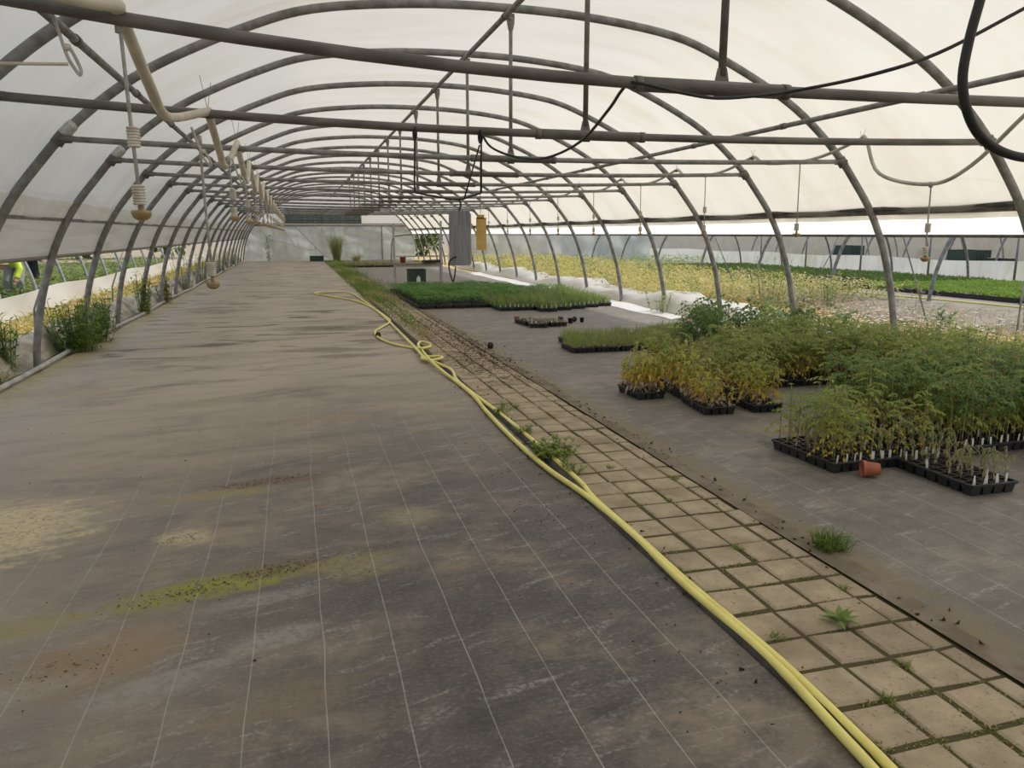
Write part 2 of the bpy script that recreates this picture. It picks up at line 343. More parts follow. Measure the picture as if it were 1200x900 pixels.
# pavers
b=MB()
for i in range(-4,214):
    y=1.205+i*.21
    for (xa,xb) in ((1.60,1.785),(1.797,1.985),(1.997,2.185),(2.197,2.29)):
        j=lambda:R.uniform(-.006,.006)
        x0,x1,y0,y1=xa+.002+j(),xb-.002+j()*.7,y+.009+j()*.8,y+.200+j()*.8; z=R.uniform(-.004,.004); k=.010
        base=[(x0,y0,-.03),(x1,y0,-.03),(x1,y1,-.03),(x0,y1,-.03)]; base=[(p[0]+j()*.8,p[1]+j()*.8,p[2]) for p in base]; mid=[(p[0],p[1],z-.006) for p in base]
        top=[(m[0]+(k if q in (0,3) else -k),m[1]+(k if q<2 else -k),z+j()*.35) for q,m in enumerate(mid)]
        n=len(b.v); b.v+=base+mid+top
        for lo in (0,4):
            for q in range(4):
                r=(q+1)%4; b.f.append((n+lo+q,n+lo+r,n+lo+4+r,n+lo+4+q)); b.m.append(0); b.sm.append(False)
        b.f.append((n+8,n+9,n+10,n+11)); b.m.append(0); b.sm.append(False)
struct(b.build('floor_pavers',M['paver']),'path of square sandy concrete pavers with weedy joints')
b=MB(); b.sheet(lambda u,v:(2.292+.12*u+.012*math.sin(v*61)*u+.01*math.sin(v*143)*u,-4+v*49,.005-.003*u+.003*math.sin(v*70+u*3)),3,160)

struct(b.build('trim_path_edge',simple('dusty_edge',(.22,.185,.145),(.15,.12,.085),5,.9,0,.3,.2)),'low dusty edging between path and right ground cover')
b=MB(); b.sheet(lambda u,v:(1.525+.055*u+.012*math.sin(v*37),-4+v*49,.004+.022*math.sin(u*PI)),4,90)
struct(b.build('trim_mat_edge',simple('mat_edge',(.035,.034,.033),(.07,.064,.057),7,.8,0,.3,.3)),'folded edge of the left ground cover')
# --- roof and sides (setting)
def uvsheet(name, prof, ys, mat, wob=0.0, label=None):
    """prof: list of (x,z) across; ys: list of y along"""
    b=MB(); uv=[]; acc=[0]
    for p,q in zip(prof,prof[1:]): acc.append(acc[-1]+math.hypot(q[0]-p[0],q[1]-p[1]))
    nu=len(prof)-1; nv=len(ys)-1; rr=random.Random(3)
    def fn(u,v):
        i=round(u*nu); j=round(v*nv); x,z=prof[i]; y=ys[j]
        kk=next((i for i in range(-1,22) if YH(i)>=y),21); y1=YH(kk); y0=YH(kk-1) if kk>-1 else y1-2; s=wob*abs(math.sin((y-y0)/(y1-y0)*PI)) if y>3.7 else wob*.5
        k=.006*math.sin(y*9+acc[i]*3)*(1 if wob else 0)
        nx,nz=(x-CX),(z-.2); l=math.hypot(nx,nz)
        return (x-(s+k)*nx/l,y,z-(s+k)*nz/l)
    b.sheet(fn,nu,nv); me=b.mesh(name,mat)
    ul=me.uv_layers.new(name='UVMap')
    for lo in me.loops:
        i=lo.vertex_index%(nu+1); j=lo.vertex_index//(nu+1); ul.data[lo.index].uv=(ys[j],acc[i])
    return struct(put(me,name),label)
YS=[-8.3+i*BAY/6 for i in range(int((YEND+8.3)/(BAY/6))+1)]
P=arcpts(.05,0,5); left_i=[p for p in P if p[1]>=1.64]
uvsheet('ceiling',[(CX+x,z) for x,z in left_i],YS,M['roof'],.035,'translucent polythene roof sheet stretched over the hoops')
def sidepath(z0,z1,side,off,n=6):
    return [(CX+side*(abs(arcx(z0+(z1-z0)*i/n,1))+off),z0+(z1-z0)*i/n) for i in range(n+1)]
uvsheet('wall_left_flap',sidepath(1.66,1.84,-1,.038),YS,M['flap'],0,'cream hanging edge of the roof sheet on the left')
uvsheet('wall_left_curtain',sidepath(1.25,1.645,-1,.055),YS,M['curtain'],0,'grey rolled side curtain along the left')
uvsheet('wall_right_flap',sidepath(1.655,1.73,1,.05),YS,M['flap'],0,'cream hanging edge of the roof sheet on the right')
uvsheet('wall_right_curtain',sidepath(1.485,1.69,1,.11),YS,M['white_curtain'],0,'sunlit white side curtain along the right')
b=MB(); x=CX-arcx(1.655,1)-.045; b.box((x,19,1.65),(.03,56,.035)); struct(b.build('trim_1',M['steel_dark']),'dark batten on the left side')
b=MB(); x=CX-arcx(1.245,1)-.06; b.tube([(x,-8,1.245),(x,46,1.245)],.022,8); struct(b.build('trim_2',M['wood']),'rolled bottom bar of the left curtain')
b=MB(); x=CX+arcx(1.76,1)+.05; b.tube([(x,-8,1.785),(x,46,1.785)],.032,8); b.box((x+.01,19,1.735),(.03,56,.05)); struct(b.build('trim_3',M['steel_dark']),'doubled dark rail on the right side')
b=MB(); x=CX+arcx(1.48,1)+.11; b.tube([(x,-8,1.478),(x,46,1.478)],.018,8); struct(b.build('trim_4',M['steel_dark']),'bottom bar of the right curtain')
# left foot: beige wrapped boards along the ground
rr=random.Random(5)
def lowwall(u,v):
    y=-2+v*48; a=.10*math.sin(y*1.7)+.06*math.sin(y*4.1)
    prof=[(-3.42,.0),(-3.36,.25+.05*a),(-3.22,.30+.08*a),(-3.10,.20+.15*a),(-3.02,.03),(-2.98,.0)]
    i=min(5,round(u*5)); return (prof[i][0]+.03*math.sin(y*2.9+i),y,prof[i][1])
b=MB(); b.sheet(lowwall,5,190); struct(b.build('baseboard_left',simple('dirty_wrapped_board',(.52,.47,.38),(.30,.26,.20),3.5,.8,0,.4,.3,(1,.6,2))),'dirty beige sheet rolled along the left foot of the tunnel')
b=MB(); b.tube(smooth([(-2.86+.03*math.sin(y*.9),y,.03) for y in range(2,46,1)],3),.028,8); tag(b.build('water_pipe',M['grey_pipe']),'grey pipe lying along the foot of the left hoops','pipe')
# end wall
def endfn(u,v):
    x=-2.85+u*9.7; z=v*1.92
    return (x,YEND+.1*math.sin(x*2.3+z*2)+.06*math.sin(x*5.1-z*3.2)+.04*math.sin(z*9+x*1.3),z)
b=MB(); b.sheet(endfn,80,24); struct(b.build('wall_back',M['endfilm']),'creased milky plastic sheet across the far end')
b=MB()
def fold(p,q,wd):
    p=Vector(p); q=Vector(q)
    b.sheet(lambda u,v:p.lerp(q,v)+Vector(((u-.5)*wd,-.14-.06*math.sin(u*PI),(u-.5)*wd*.6)),4,8)
for p,q,wd in (((.1,YEND,1.85),(1.7,YEND,.15),.13),((-1.6,YEND,1.3),(.9,YEND,.55),.05),((-1.9,YEND,1.75),(-1.2,YEND,1.0),.08),((-1.9,YEND,1.0),(-1.5,YEND,.4),.05),((2.5,YEND,.9),(3.9,YEND,1.05),.04),((3.8,YEND,1.62),(5.5,YEND,1.72),.06),((-.9,YEND,.45),(.3,YEND,.1),.06),((5.2,YEND,1.5),(6.2,YEND,.5),.06),((.2,YEND,1.75),(.9,YEND,1.0),.04),((-.6,YEND,1.7),(.0,YEND,.75),.04),((4.0,YEND,.2),(4.8,YEND,.8),.04),((4.4,YEND,1.3),(5.6,YEND,1.1),.04)): fold(p,q,wd)
struct(b.build('wall_back_folds',M['endfold']),'pale folds hanging in the end sheet')
b=MB()
for i in range(14): b.box((-2.6+i*.68,YEND+.25,.96),(.05,.05,1.92))
b.box((2.0,YEND-.1,1.97),(9.6,.12,.10)); b.box((2.0,YEND-.1,2.07),(8.6,.08,.05)); b.box((4.9,YEND-.1,1.0),(.06,.06,2.0))
struct(b.build('trim_5',M['wood']),'grey timber studs and beams of the end wall')
b=MB(); b.box((1.58,YEND,2.5),(4.3,.03,.84)); struct(b.build('wall_back_net',M['net']),'dark shade net panel above the end sheet')
b=MB()
for i in range(9): b.box((-.5+i*.53,YEND-.05,2.5),(.035,.03,.84))
b.box((1.58,YEND-.05,2.93),(4.4,.05,.05)); b.box((1.58,YEND-.05,2.32),(4.4,.04,.03))
struct(b.build('trim_6',M['steel']),'bars across the dark net panel')
top=[p for p in arcpts(.05,0,4) if p[1]>=2.0]
b=MB(); n=len(top)
for p,q in zip(top,top[1:]): b.quad([(CX+p[0],YEND+.08,2.0),(CX+q[0],YEND+.08,2.0),(CX+q[0],YEND+.08,q[1]),(CX+p[0],YEND+.08,p[1])])
struct(b.build('wall_back_gable',M['skirt']),'pale film gable above the end wall')
# ------------------------------------------------------------------ hoops, bars, rods
arc=arcpts(0,0,5)
hb=MB(); hb.tube([(x,0,z) for x,z in arc],.040,12); hoop_me=hb.mesh('arch_tube',M['steel'])
cb=MB()
for s in (-1,1):
    zx=2.30; dx=arcx(zx,s); cb.lathe([(.0,-.05),(.052,-.05),(.056,0),(.052,.05),(0,.05)],(dx,0,zx),10)
clamp_me=[]
for s in (-1,1):
    c=MB(); z=2.30; x=arcx(z,s); t=Vector((s*.62,0,-.78)); c.tube([Vector((x,0,z))-t*.05,Vector((x,0,z))+t*.05],.053,12)
    c.box((x-s*.06,0,z-.015),(.07,.014,.035)); clamp_me.append(c.mesh('clamp',M['steel_dark']))
tape=MB()
for s in (-1,):
    z=2.36; x=arcx(z,s); t=Vector((s*.62,0,-.78)); pp=Vector((x,0,z))-t*.02
    tape.tube([pp-t*.09,pp-t*.05,pp,pp+t*.05],[.050,.058,.054,.060],9)
tape_me=tape.mesh('tape_wrap',simple('silver_tape',(.62,.62,.60),(.42,.42,.41),30,.35,.2,.4))
NH=20
for k in range(-1,NH):
    y=YH(k)
    if y>YEND: break
    o=empty('tunnel_hoop',(CX,y,0)); 
    put(hoop_me,'arch_tube',o)
    for m in clamp_me: put(m,'clamp',o)
    if k in (1,2): put(tape_me,'tape_wrap',o)['label']='silver tape wrapped round the joint'
    if k<0: lab='grey steel tunnel hoop just beyond the frame that holds the closest cross bar'
    else: lab='grey curved steel tunnel hoop, %s in the row from the camera'%ordn(k)
    tag(o,lab,'hoop','steel hoops carrying the tunnel roof')
def tiebar(k):
    y=YH(k)-.05; rr=random.Random(k+50); near=k<=0
    xl=CX+arcx({-1:2.50,0:2.40}.get(k,2.30),-1)+.10; xr=CX+arcx(2.30,1)-.10
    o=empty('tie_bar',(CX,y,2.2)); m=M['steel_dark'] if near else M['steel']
    kl={-1:.019,0:.0075}.get(k,.0045); z=lambda x: 2.23+(kl if x<CX else .0045)*(x-CX)**2
    r=.029 if near else .025
    c=MB(); xs=[xl+(xr-xl)*i/16 for i in range(17)]; c.tube([(x-CX,0,z(x)-2.2) for x in xs],r,10); c.build('pipe',m,o)
    c=MB(); sx=2.2+rr.uniform(-.12,.12); L=.42; c.tube([(sx-L-CX,0,z(sx)-2.2),(sx+L-CX,0,z(sx)-2.2)],r+.008,10)
    for d in (-L,L): c.tube([(sx+d-.02-CX,0,z(sx)-2.2),(sx+d+.02-CX,0,z(sx)-2.2)],r+.0105,10)
    c.build('coupling_sleeve',M['steel_dark'],o)
    for s,x in ((-1,xl),(1,xr)):
        c=MB(); c.tube([(x-CX-s*.03,0,z(x)-2.2),(x-CX+s*.06,0,z(x)-2.197),(x-CX+s*.10,0,z(x)-2.19)],[r*1.03,r*1.1,r*1.15],8); c.tube([(x-CX+s*.10,-.03,z(x)-2.19),(x-CX+s*.10,.03,z(x)-2.19)],.014,8); c.build('end_bracket',M['steel_dark'],o)
    tag(o,'grey cross bar tying the hoop sides together, %s bar from the camera'%ordn(k+1),'bar','horizontal tie bars across the tunnel')
    return z
def hanger(k):
    y=YH(k); x0=2.17 if k<1 else 2.12; zb=2.24; ztop=3.60; 
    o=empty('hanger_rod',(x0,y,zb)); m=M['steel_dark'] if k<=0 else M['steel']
    c=MB(); c.tube([(0,0,.06),(0,0,ztop-zb-.1)],.021 if k<1 else .019,8); c.build('rod',m,o)
    for zz,sg in ((.0,1),(ztop-zb-.06,-1)):
        c=MB(); 
        pr=[(-.021,.10*sg),(.021,.10*sg),(.036,.03*sg),(.036,-.05*sg),(-.036,-.05*sg),(-.036,.03*sg)]
        n=len(c.v)
        for yy in (-.012,.012):
            for (a,bz) in pr: c.v.append((a,yy,zz+bz))
        for q in range(6):
            r=(q+1)%6; c.f.append((n+q,n+r,n+6+r,n+6+q)); c.m.append(0); c.sm.append(False)
        c.f += [tuple(range(n,n+6)),tuple(range(n+6,n+12))]; c.m += [0,0]; c.sm += [False,False]
        e=c.build('flattened_end',m,o)
        d=MB(); d.lathe([(0,-.03),(.014,-.03),(.014,.03),(0,.03)],(0,0,0),6); bb=d.build('bolt',M['steel_pale'],e,(0,0,zz)); bb.rotation_euler=(PI/2,0,0)
    tag(o,'vertical rod hanging from the ridge pipe to a cross bar, %s rod from the camera'%ordn(k+1),'rod','hanger rods under the ridge')
for k in range(-1,NH):
    if YH(k)>32: break
    tiebar(k); hanger(k)
for nm,x,z,lab in (('ridge_pipe',2.06,3.56,'long dark pipe running under the roof ridge along the tunnel'),('purlin_pipe',-1.27,2.70,'long purlin pipe running along the left shoulder of the roof'),('purlin_pipe',5.23,2.66,'long purlin pipe running along the right shoulder of the roof')):
    o=empty(nm,(x,3,z)); c=MB(); c.tube([(0,-4 if nm=='ridge_pipe' else -1.5,0),(0,42.9,0)],.027,10); c.build('pipe',M['steel'],o)
    c=MB(); c.tube([(0,-.04,0),(0,.04,0)],.034,10); me=c.mesh('clip',M['steel_dark'])
    for k in range(0,NH):
        if YH(k)<YEND: put(me,'clip',o,(0,YH(k)-3,0))
    tag(o,lab,'pipe')
# ------------------------------------------------------------------ irrigation
def pp(x,y,Y):
    r=x-600; v=y-450; dn=v*cT+F*sT; fw=F*cT-v*sT; t=Y/(fw*cP-r*sP); return Vector(((fw*sP+r*cP)*t,Y,H-dn*t))
def pipe_run(name,X,pre,mat,label,k0,k1,r,zt,low,bias=.5,dy=0):
    pts=[tuple(p) for p in pre]; ztf=zt
    for k in range(k0,k1):
        y=YH(k)+dy; x=X(k); B=YH(k+1)+dy-y; zt=ztf+(.11 if k<0 and pre else 0); lw=low(k) if callable(low) else low
        pts += [(x,y-.06,zt+.005),(x,y+.06,zt),(x+.01,y+B*.28,zt-lw*.72),(x,y+B*bias,zt-lw),(x-.01,y+B*.84,zt-lw*.72)]
    o=empty(name,pts[0]); p0=Vector(pts[0]); c=MB(); c.tube([Vector(p)-p0 for p in smooth(pts,6)],r,10); c.build('pipe',mat,o)
    for k in range(k0,k1):
        c=MB(); q=Vector((X(k),YH(k)+dy,ztf+(.11 if k<0 and pre else 0)))-p0; c.tube([(q.x,q.y-.02,q.z),(q.x,q.y+.02,q.z)],r+.006,10)
        up=.22 if pre else .10; c.tube([q+Vector((0,0,r)),q+Vector((.1*up,.5*up,up))],.0018,4); c.tube([q+Vector((0,0,r)),q+Vector((-.1*up,-.6*up,up))],.0018,4)
        c.build('tie_wire',M['steel_dark'],o)
    tag(o,label,'pipe'); return o
XL=lambda k:-.66 if k<0 else (-.52 if k==0 else -.47); XR=lambda k:5.68
pipe_run('irrigation_pipe',XL,[pp(30,-25,3.3),pp(65,-8,3.42),pp(105,2,3.54),pp(138,7,3.62)],M['cream_pipe'],'thick cream water pipe sagging between the cross bars on the left',-1,16,.027,2.285,.25)
pipe_run('irrigation_pipe',XR,[],M['grey_pipe'],'thin grey water pipe sagging between the cross bars on the right',-1,16,.018,2.45,lambda k:.5 if k<=0 else .13,.5,-.72)
def dropper(x,y,ztop,zbot,two=True,r=.008,sc=1.0,lab='',grp=''):
    o=empty('drop_sprinkler',(x,y,ztop)); L=ztop-zbot
    lean=.02*sc
    c=MB(); c.tube([(0,0,0),(.004,0,-.06),(lean*.5,0,-L*.5),(lean,0,-L+.06)],r,6); c.lathe([(.0,.02),(.018,.02),(.018,-.03),(0,-.03)],(0,0,-.02),8); c.build('tube',M['rope_tube'],o)
    def wgt(z,h=.085):
        c=MB(); pr=[(0,h/2)]; n=7
        for i in range(n):
            a=h/2-h*i/n; pr += [(.022,a),(.028,a-h/n*.3),(.028,a-h/n*.6),(.022,a-h/n)]
        pr.append((0,-h/2)); c.lathe(pr,(lean*.8,0,z),12); c.build('weight',M['weight'],o)
    wgt(-L*.865)
    if two: wgt(-L*.57)
    c=MB(); c.lathe([(.010,.07),(.010,.02),(.013,.02),(.013,.0),(.040,.0),(.042,-.012),(.036,-.03),(.02,-.042),(0,-.045)],(lean,0,-L+.045),14); c.build('nozzle',M['brass'],o)
    tag(o,lab,'sprinkler',grp); return o
GL='sprinklers hanging from the cream pipe'; GR='sprinklers hanging from the grey pipe'
ld=[(-.66,3.70,2.37,1.555),(-.53,5.1,2.08,1.16),(-.5,6.9,2.12,1.60),(-.5,9.0,2.12,1.60)]+[(-.5,9.0+2.12*i,2.12,1.62) for i in range(1,14)]
ll=['white weighted sprinkler with yellow cup hanging by the closest left cross bar','long sprinkler on the left hanging lowest, with a grey box over the mat edge']
for i,(x,y,a,z) in enumerate(ld):
    dropper(x,y,a,z,i!=1,.008,1,ll[i] if i<2 else 'white weighted sprinkler under the cream pipe, %s along from the camera'%ORD[i],GL)
rd=[(5.68,5.93,1.97,1.24)]+[(5.68,7.9+2.15*i,2.34,1.46) for i in range(8)]
for i,(x,y,a,z) in enumerate(rd):
    dropper(x,y,a,z,i!=1,.007,1,'thin weighted sprinkler under the grey right pipe, %s along from the camera'%ordn(i),GR)
# rope loops by the first pipe
def loop(x,y,zt,L,lab,tape=False):
    o=empty('tube_loop',(x,y,zt)); c=MB(); c.tube(smooth([(0,0,0),(.03,0,-L*.45),(.05,0,-L*.75),(.075,0,-L*.93),(.09,0,-L),(.095,0,-L*.92),(.075,0,-L*.72),(.055,0,-L*.58)],5),.007,6); c.build('tube',M['grey_pipe'],o)
    c=MB(); c.lathe([(0,.012),(.014,.012),(.014,-.012),(0,-.012)],(.052,0,-L*.62),8); c.build('collar',M['weight'],o)
    tag(o,lab,'tube','folded tubes tied under the cream pipe'); return o
loop(-.92,3.72,2.43,.28,'grey tube folded into a loop at the upper left, by the closest cross bar')
loop(-.56,5.05,2.12,.22,'small grey tube loop under the cream pipe in front of the second bar')
loop(-.48,7.0,2.12,.22,'small grey tube loop under the cream pipe beyond the second bar')
c=MB(); a=g(0,0); c.tube(smooth([(-.87,3.72,2.19),(-1.15,3.68,2.17),(-1.95,3.6,2.12)],5),.007,5); tag(c.build('tape_strip',M['cream_pipe']),'pale tape running sideways from the folded tube loop','tape')
# ------------------------------------------------------------------ traps, hooks, cables
yT=5.63
o=empty('trap_hanger',pp(564,157,yT))
p0=o.location.copy()
c=MB()
A=lambda x,y:pp(x,y,yT)-p0
c.tube(smooth([A(486,150),A(486,190),A(486,220),A(490,226),A(510,230),A(536,234),A(552,230),A(564,226)],4),.007,6)
c.tube([A(564,226),A(564,190),A(564,168),A(563,154)],.007,6); c.tube([A(562,170),A(552,205),A(544,233)],.006,6)
c.build('wire_frame',M['black_rubber'],o)
for x in (486,563):
    c=MB(); q=A(x,160 if x>500 else 156); c.tube([q+Vector((0,.042*math.cos(t*PI/8),.042*math.sin(t*PI/8))) for t in range(16)],.011,6,closed=True); c.build('strap',M['black_rubber'],o)
tag(o,'bent black wire frame strapped to a cross bar above the grey board','hanger')
o=empty('trap_board',pp(538,247,yT)); p0=o.location.copy()
def slab(c,x0,x1,y0,y1,Y,th,mi=0):
    a=pp(x0,y0,Y)-p0; b2=pp(x1,y1,Y)-p0
    c.box(((a.x+b2.x)/2,0,(a.z+b2.z)/2),(abs(b2.x-a.x),th,abs(a.z-b2.z)),mi,.0)
c=MB(); slab(c,526,551,247,311,yT,.018); c.build('board',M['board_grey'],o)
c=MB(); c.box((pp(551,280,yT).x-p0.x+.003,0,(pp(551,280,yT).z-p0.z)),(.008,.02,.37)); c.build('edge_strip',simple('pale_edge',(.55,.45,.35),None,20,.7),o)
c=MB(); c.tube(smooth([A(538,233)-Vector((0,0,0)),A(540,240),A(538,247),A(536,255)],4),.007,6)
q=pp(564,157,yT)-p0
c.build('hook',M['black_rubber'],o)
c=MB(); B=lambda x,y:pp(x,y,yT-.03)-p0
c.tube(smooth([B(535,301),B(530,303),B(526,309),B(528,322),B(531,330),B(533,322),B(534,312)],5),.0055,6); c.build('wire_loop',M['black_rubber'],o)
tag(o,'grey streaked trap board hanging from a bent black wire frame','board')
yY=7.57; o=empty('sticky_trap',pp(563,251,yY)); p0=o.location.copy()
c=MB(); slab(c,558,570,255,293,yY,.006); c.box((0,0,-.025),(.075,.006,.04)); c.build('card',M['board_yellow'],o)
c=MB(); c.tube([(0,0,0),(.0,0,2.24-p0.z)],.003,4); c.build('string',M['steel_dark'],o)
tag(o,'yellow sticky trap card hanging to the right of the grey board','trap')
# black cable over the closest bar
pts=[pp(563,152,5.6),pp(575,172,5.5),pp(605,184,5.3),pp(640,185,4.9),pp(680,166,4.5),pp(712,130,4.0),pp(727,108,3.78),pp(738,97,3.67),pp(752,98,3.6),pp(800,109,3.61),pp(840,115,3.61),pp(890,112,3.6),pp(945,104,3.55),pp(1020,88,3.1),pp(1100,62,3.0),pp(1200,10,2.9),pp(1300,-45,2.8)]
c=MB(); c.tube(smooth(pts,6),.0085,8); tag(c.build('power_cable',M['black_rubber']),'thin black cable draped over the closest cross bar','cable')
pts=[pp(1165,-60,2.2),pp(1150,-5,2.2),pp(1135,50,2.2),pp(1128,95,2.2),pp(1135,135,2.2),pp(1152,163,2.2),pp(1180,180,2.2),pp(1215,185,2.2),pp(1260,175,2.2)]
c=MB(); c.tube(smooth(pts,6),.016,10); tag(c.build('hose_loop',M['black_rubber']),'thick black hose hanging in a loop at the upper right','hose')
# thin stay rods outside the right side
for i,(a,bb) in enumerate((((1058,275),(1090,392)),((985,275),(945,352)),((838,278),(868,352)),((1200,330),(1190,398)))):
    q=g(*bb,0); 
    t=pp(a[0],a[1],q.y) if i!=3 else pp(a[0],a[1],q.y)
    c=MB(); c.tube([q,t],.012,6); tag(c.build('stay_rod',M['steel']),['thin stay rod leaning outside the nearest right hoop','thin stay rod slanting right of the second right hoop','thin stay rod outside the third right hoop','dark stake at the frame edge among the right weeds'][i],'rod','thin stays outside the right hoops')
for i,y in enumerate((11.0,15.4)):
    c=MB(); c.tube([(-3.3,y,0),(-3.28,y+.05,.55),(-3.05,y+.2,1.24)],.014,6); tag(c.build('stay_rod',M['steel']),['thin dark stay bar behind the left hoops, between second and third','thin dark stay bar behind the left hoops, farther along'][i],'rod','thin stays outside the left hoops')
# ------------------------------------------------------------------ yellow hose, doubled back at the far end
HP=[(1060,945),(1022,900),(985,860),(900,770),(800,683),(745,630),(690,583),(640,548),(600,513),(570,482),(556,465),(537,449),(520,436),(505,423),(495,411),(490,404),(494,400.5),(503,402.5),(504,406),(494,408),(482,407),(465,404),(450,399),(441,393),(440,388),(446,384),(457,377),(452,371),(437,361),(418,353),(386,347),(368,343.5),(388,342),(409,343),(424,351),(440,363),(452,373),(463,384),(477,398),(488,409),(500,421),(515,420.5),(517,418),(500,418),(494,420),(506,423),(528,433),(535,445),(549,457),(569,472),(590,488),(612,506),(637,527),(661,548),(682,567),(698,586),(750,632),(806,683),(912,773),(1003,860),(1046,903),(1085,945)]
hz=[]
for i,(x,y) in enumerate(HP):
    z=.02
    if 12<=i<=19: z=.03+.03*(i%2)
    if 38<=i<=45: z=.045
    hz.append(g(x,y,z))
c=MB(); c.tube(smooth(hz,6),.0168,10); tag(c.build('water_hose',M['hose']),'long yellow hose doubled back along the left edge of the paver path','hose')
# ------------------------------------------------------------------ seedlings: one mesh per variant, linked into the trays
def stemcurve(h,lean,arch=0,n=6):
    a=R.uniform(0,2*PI); d=Vector((math.cos(a),math.sin(a),0)); P=[]
    for i in range(n+1):
        t=i/n
        P.append(Vector((0,0,h*(t-arch*.75*max(0,t-.55)**2*4)))+d*(lean*t*t+arch*h*.9*max(0,t-.45)**1.5))
    return P,d
def leaflets(b,p,d,L,n,W,mi,droop):
    """compound leaf: petiole with pairs of leaflets"""
    d=d.normalized(); q=p
    for i in range(n):
        t=(i+1)/n; q=p+d*L*t-Vector((0,0,droop*L*t*t)); tang=(d-Vector((0,0,2*droop*t))).normalized(); s=tang.cross(Vector((0,0,1)))
        s=s.normalized() if s.length>.1 else Vector((1,0,0))
        ll=L*.5*(1.1-.4*t)
        for sg in (-1,1): b.leaf(q,s*sg+tang*.5-Vector((0,0,droop*.6+.1)),Vector((0,0,1)),ll*R.uniform(.8,1.15),W*ll,mi)
    b.leaf(q,tang,Vector((0,0,1)),L*.55,W*L*.6,mi)
    b.tube([p,p+(q-p)*.5+Vector((0,0,droop*L*.12)),q],.0014,3,3,caps=False)
def seedling(kind):
    b=MB()   # materials: 0 top leaf, 1 mid leaf, 2 low leaf, 3 stem
    if kind=='tall':
        h=R.uniform(.30,.44); P,_=stemcurve(h,R.uniform(0,.05)); b.tube(P,[.0035-.0002*i for i in range(7)],4,3)
        for i in range(12):
            t=.2+.8*i/11; k=min(5,int(t*6)); p=P[k].lerp(P[k+1],t*6-k) if t<1 else P[6]
            a=i*2.4+R.uniform(-.4,.4); d=Vector((math.cos(a),math.sin(a),R.uniform(.1,.7)))
            mi=0 if t>.62 else (1 if t>.42 else 2)
            if mi==2 and R.random()<.4: continue
            leaflets(b,p,d,R.uniform(.06,.10)*(1 if mi<2 else .75),3,.46,mi,R.uniform(.25,.6) if mi==0 else R.uniform(.6,1.1))
    elif kind=='yellow':
        for s in range(2):
            h=R.uniform(.22,.34); P,_=stemcurve(h,R.uniform(0,.06)); o=Vector((R.uniform(-.015,.015),R.uniform(-.015,.015),0)); P=[p+o for p in P]; b.tube(P,.0026,4,3)
            for i in range(11):
                t=.12+.88*i/10; k=min(5,int(t*6)); p=P[k].lerp(P[k+1],min(1,t*6-k)); a=i*2.4+R.uniform(-.5,.5)
                mi=0 if t>.7 else (1 if t>.35 else 2)
                b.leaf(p,Vector((math.cos(a)*.8,math.sin(a)*.8,R.uniform(-1.1,.2))),Vector((0,0,1)),R.uniform(.05,.10),R.uniform(.015,.028),mi,.4)
    elif kind=='wilt':
        for s in range(2):
            h=R.uniform(.2,.33); P,d=stemcurve(h,R.uniform(0,.03),R.uniform(.5,1.1),9); b.tube(P,.0022,4,3)
            for i in range(10):
                t=.25+.75*i/9; k=min(8,int(t*9)); p=P[k]; a=R.uniform(0,6.3)
                b.leaf(p,Vector((math.cos(a)*.5,math.sin(a)*.5,R.uniform(-1.3,-.3))),Vector((0,0,1)),R.uniform(.025,.055),R.uniform(.006,.014),(0,1,0)[i%3] if t>.4 else 2,.6)
    elif kind=='spike':
        for i in range(7):
            a=R.uniform(0,6.3); t=R.uniform(.15,.5)
            b.blade((R.uniform(-.02,.02),R.uniform(-.02,.02),0),(math.cos(a)*t,math.sin(a)*t,1),R.uniform(.08,.19),R.uniform(.007,.012),0 if i<4 else 1,R.uniform(.05,.35))
        for i in range(5):
            a=R.uniform(0,6.3); b.leaf((R.uniform(-.02,.02),R.uniform(-.02,.02),.02),(math.cos(a),math.sin(a),R.uniform(-.3,.9)),(0,0,1),R.uniform(.03,.05),.012,2,.5)
    elif kind=='broad':
        h=R.uniform(.38,.58); P,_=stemcurve(h,R.uniform(0,.10)); b.tube(P,[.005-.0004*i for i in range(7)],5,3)
        for i in range(11):
            t=.15+.85*i/10; k=min(5,int(t*6)); p=P[k].lerp(P[k+1],min(1,t*6-k)); a=i*2.4+R.uniform(-.4,.4)
            leaflets(b,p,Vector((math.cos(a),math.sin(a),R.uniform(.1,.6))),R.uniform(.10,.16),3,.55,0 if t>.4 else 1,R.uniform(.4,.9))
    elif kind=='dead':
        for i in range(9):
            a=R.uniform(0,6.3); b.leaf((R.uniform(-.02,.02),R.uniform(-.02,.02),.005),(math.cos(a),math.sin(a),R.uniform(0,1.2)),(0,0,1),R.uniform(.03,.07),.014,(0,1,2)[i%3],.6)
        P,_=stemcurve(R.uniform(.05,.1),.03); b.tube(P,.002,4,3)
    return b
KM={'tall':['leaf_green','leaf_lime','leaf_yellow','stem'],'yellow':['leaf_lime','leaf_yellow','leaf_dry','stem_dry'],'wilt':['leaf_wilt','leaf_green','leaf_dry','stem'],
    'spike':['leaf_green','leaf_wilt','leaf_dry','stem_dry'],'broad':['leaf_dark','leaf_dark','leaf_green','stem'],'dead':['leaf_dry','soil','leaf_wilt','stem_dry'],
    'tallyellow':['leaf_green','leaf_lime','leaf_yellow','stem_dry'],'shade':['leaf_dark','leaf_green','leaf_lime','stem']}
SM={}
for k in KM:
    kk={'tallyellow':'tall','shade':'tall'}.get(k,k)
    SM[k]=[seedling(kk).mesh('seedling',[M[m] for m in KM[k]]) for _ in range(7)]
TRAYS={}
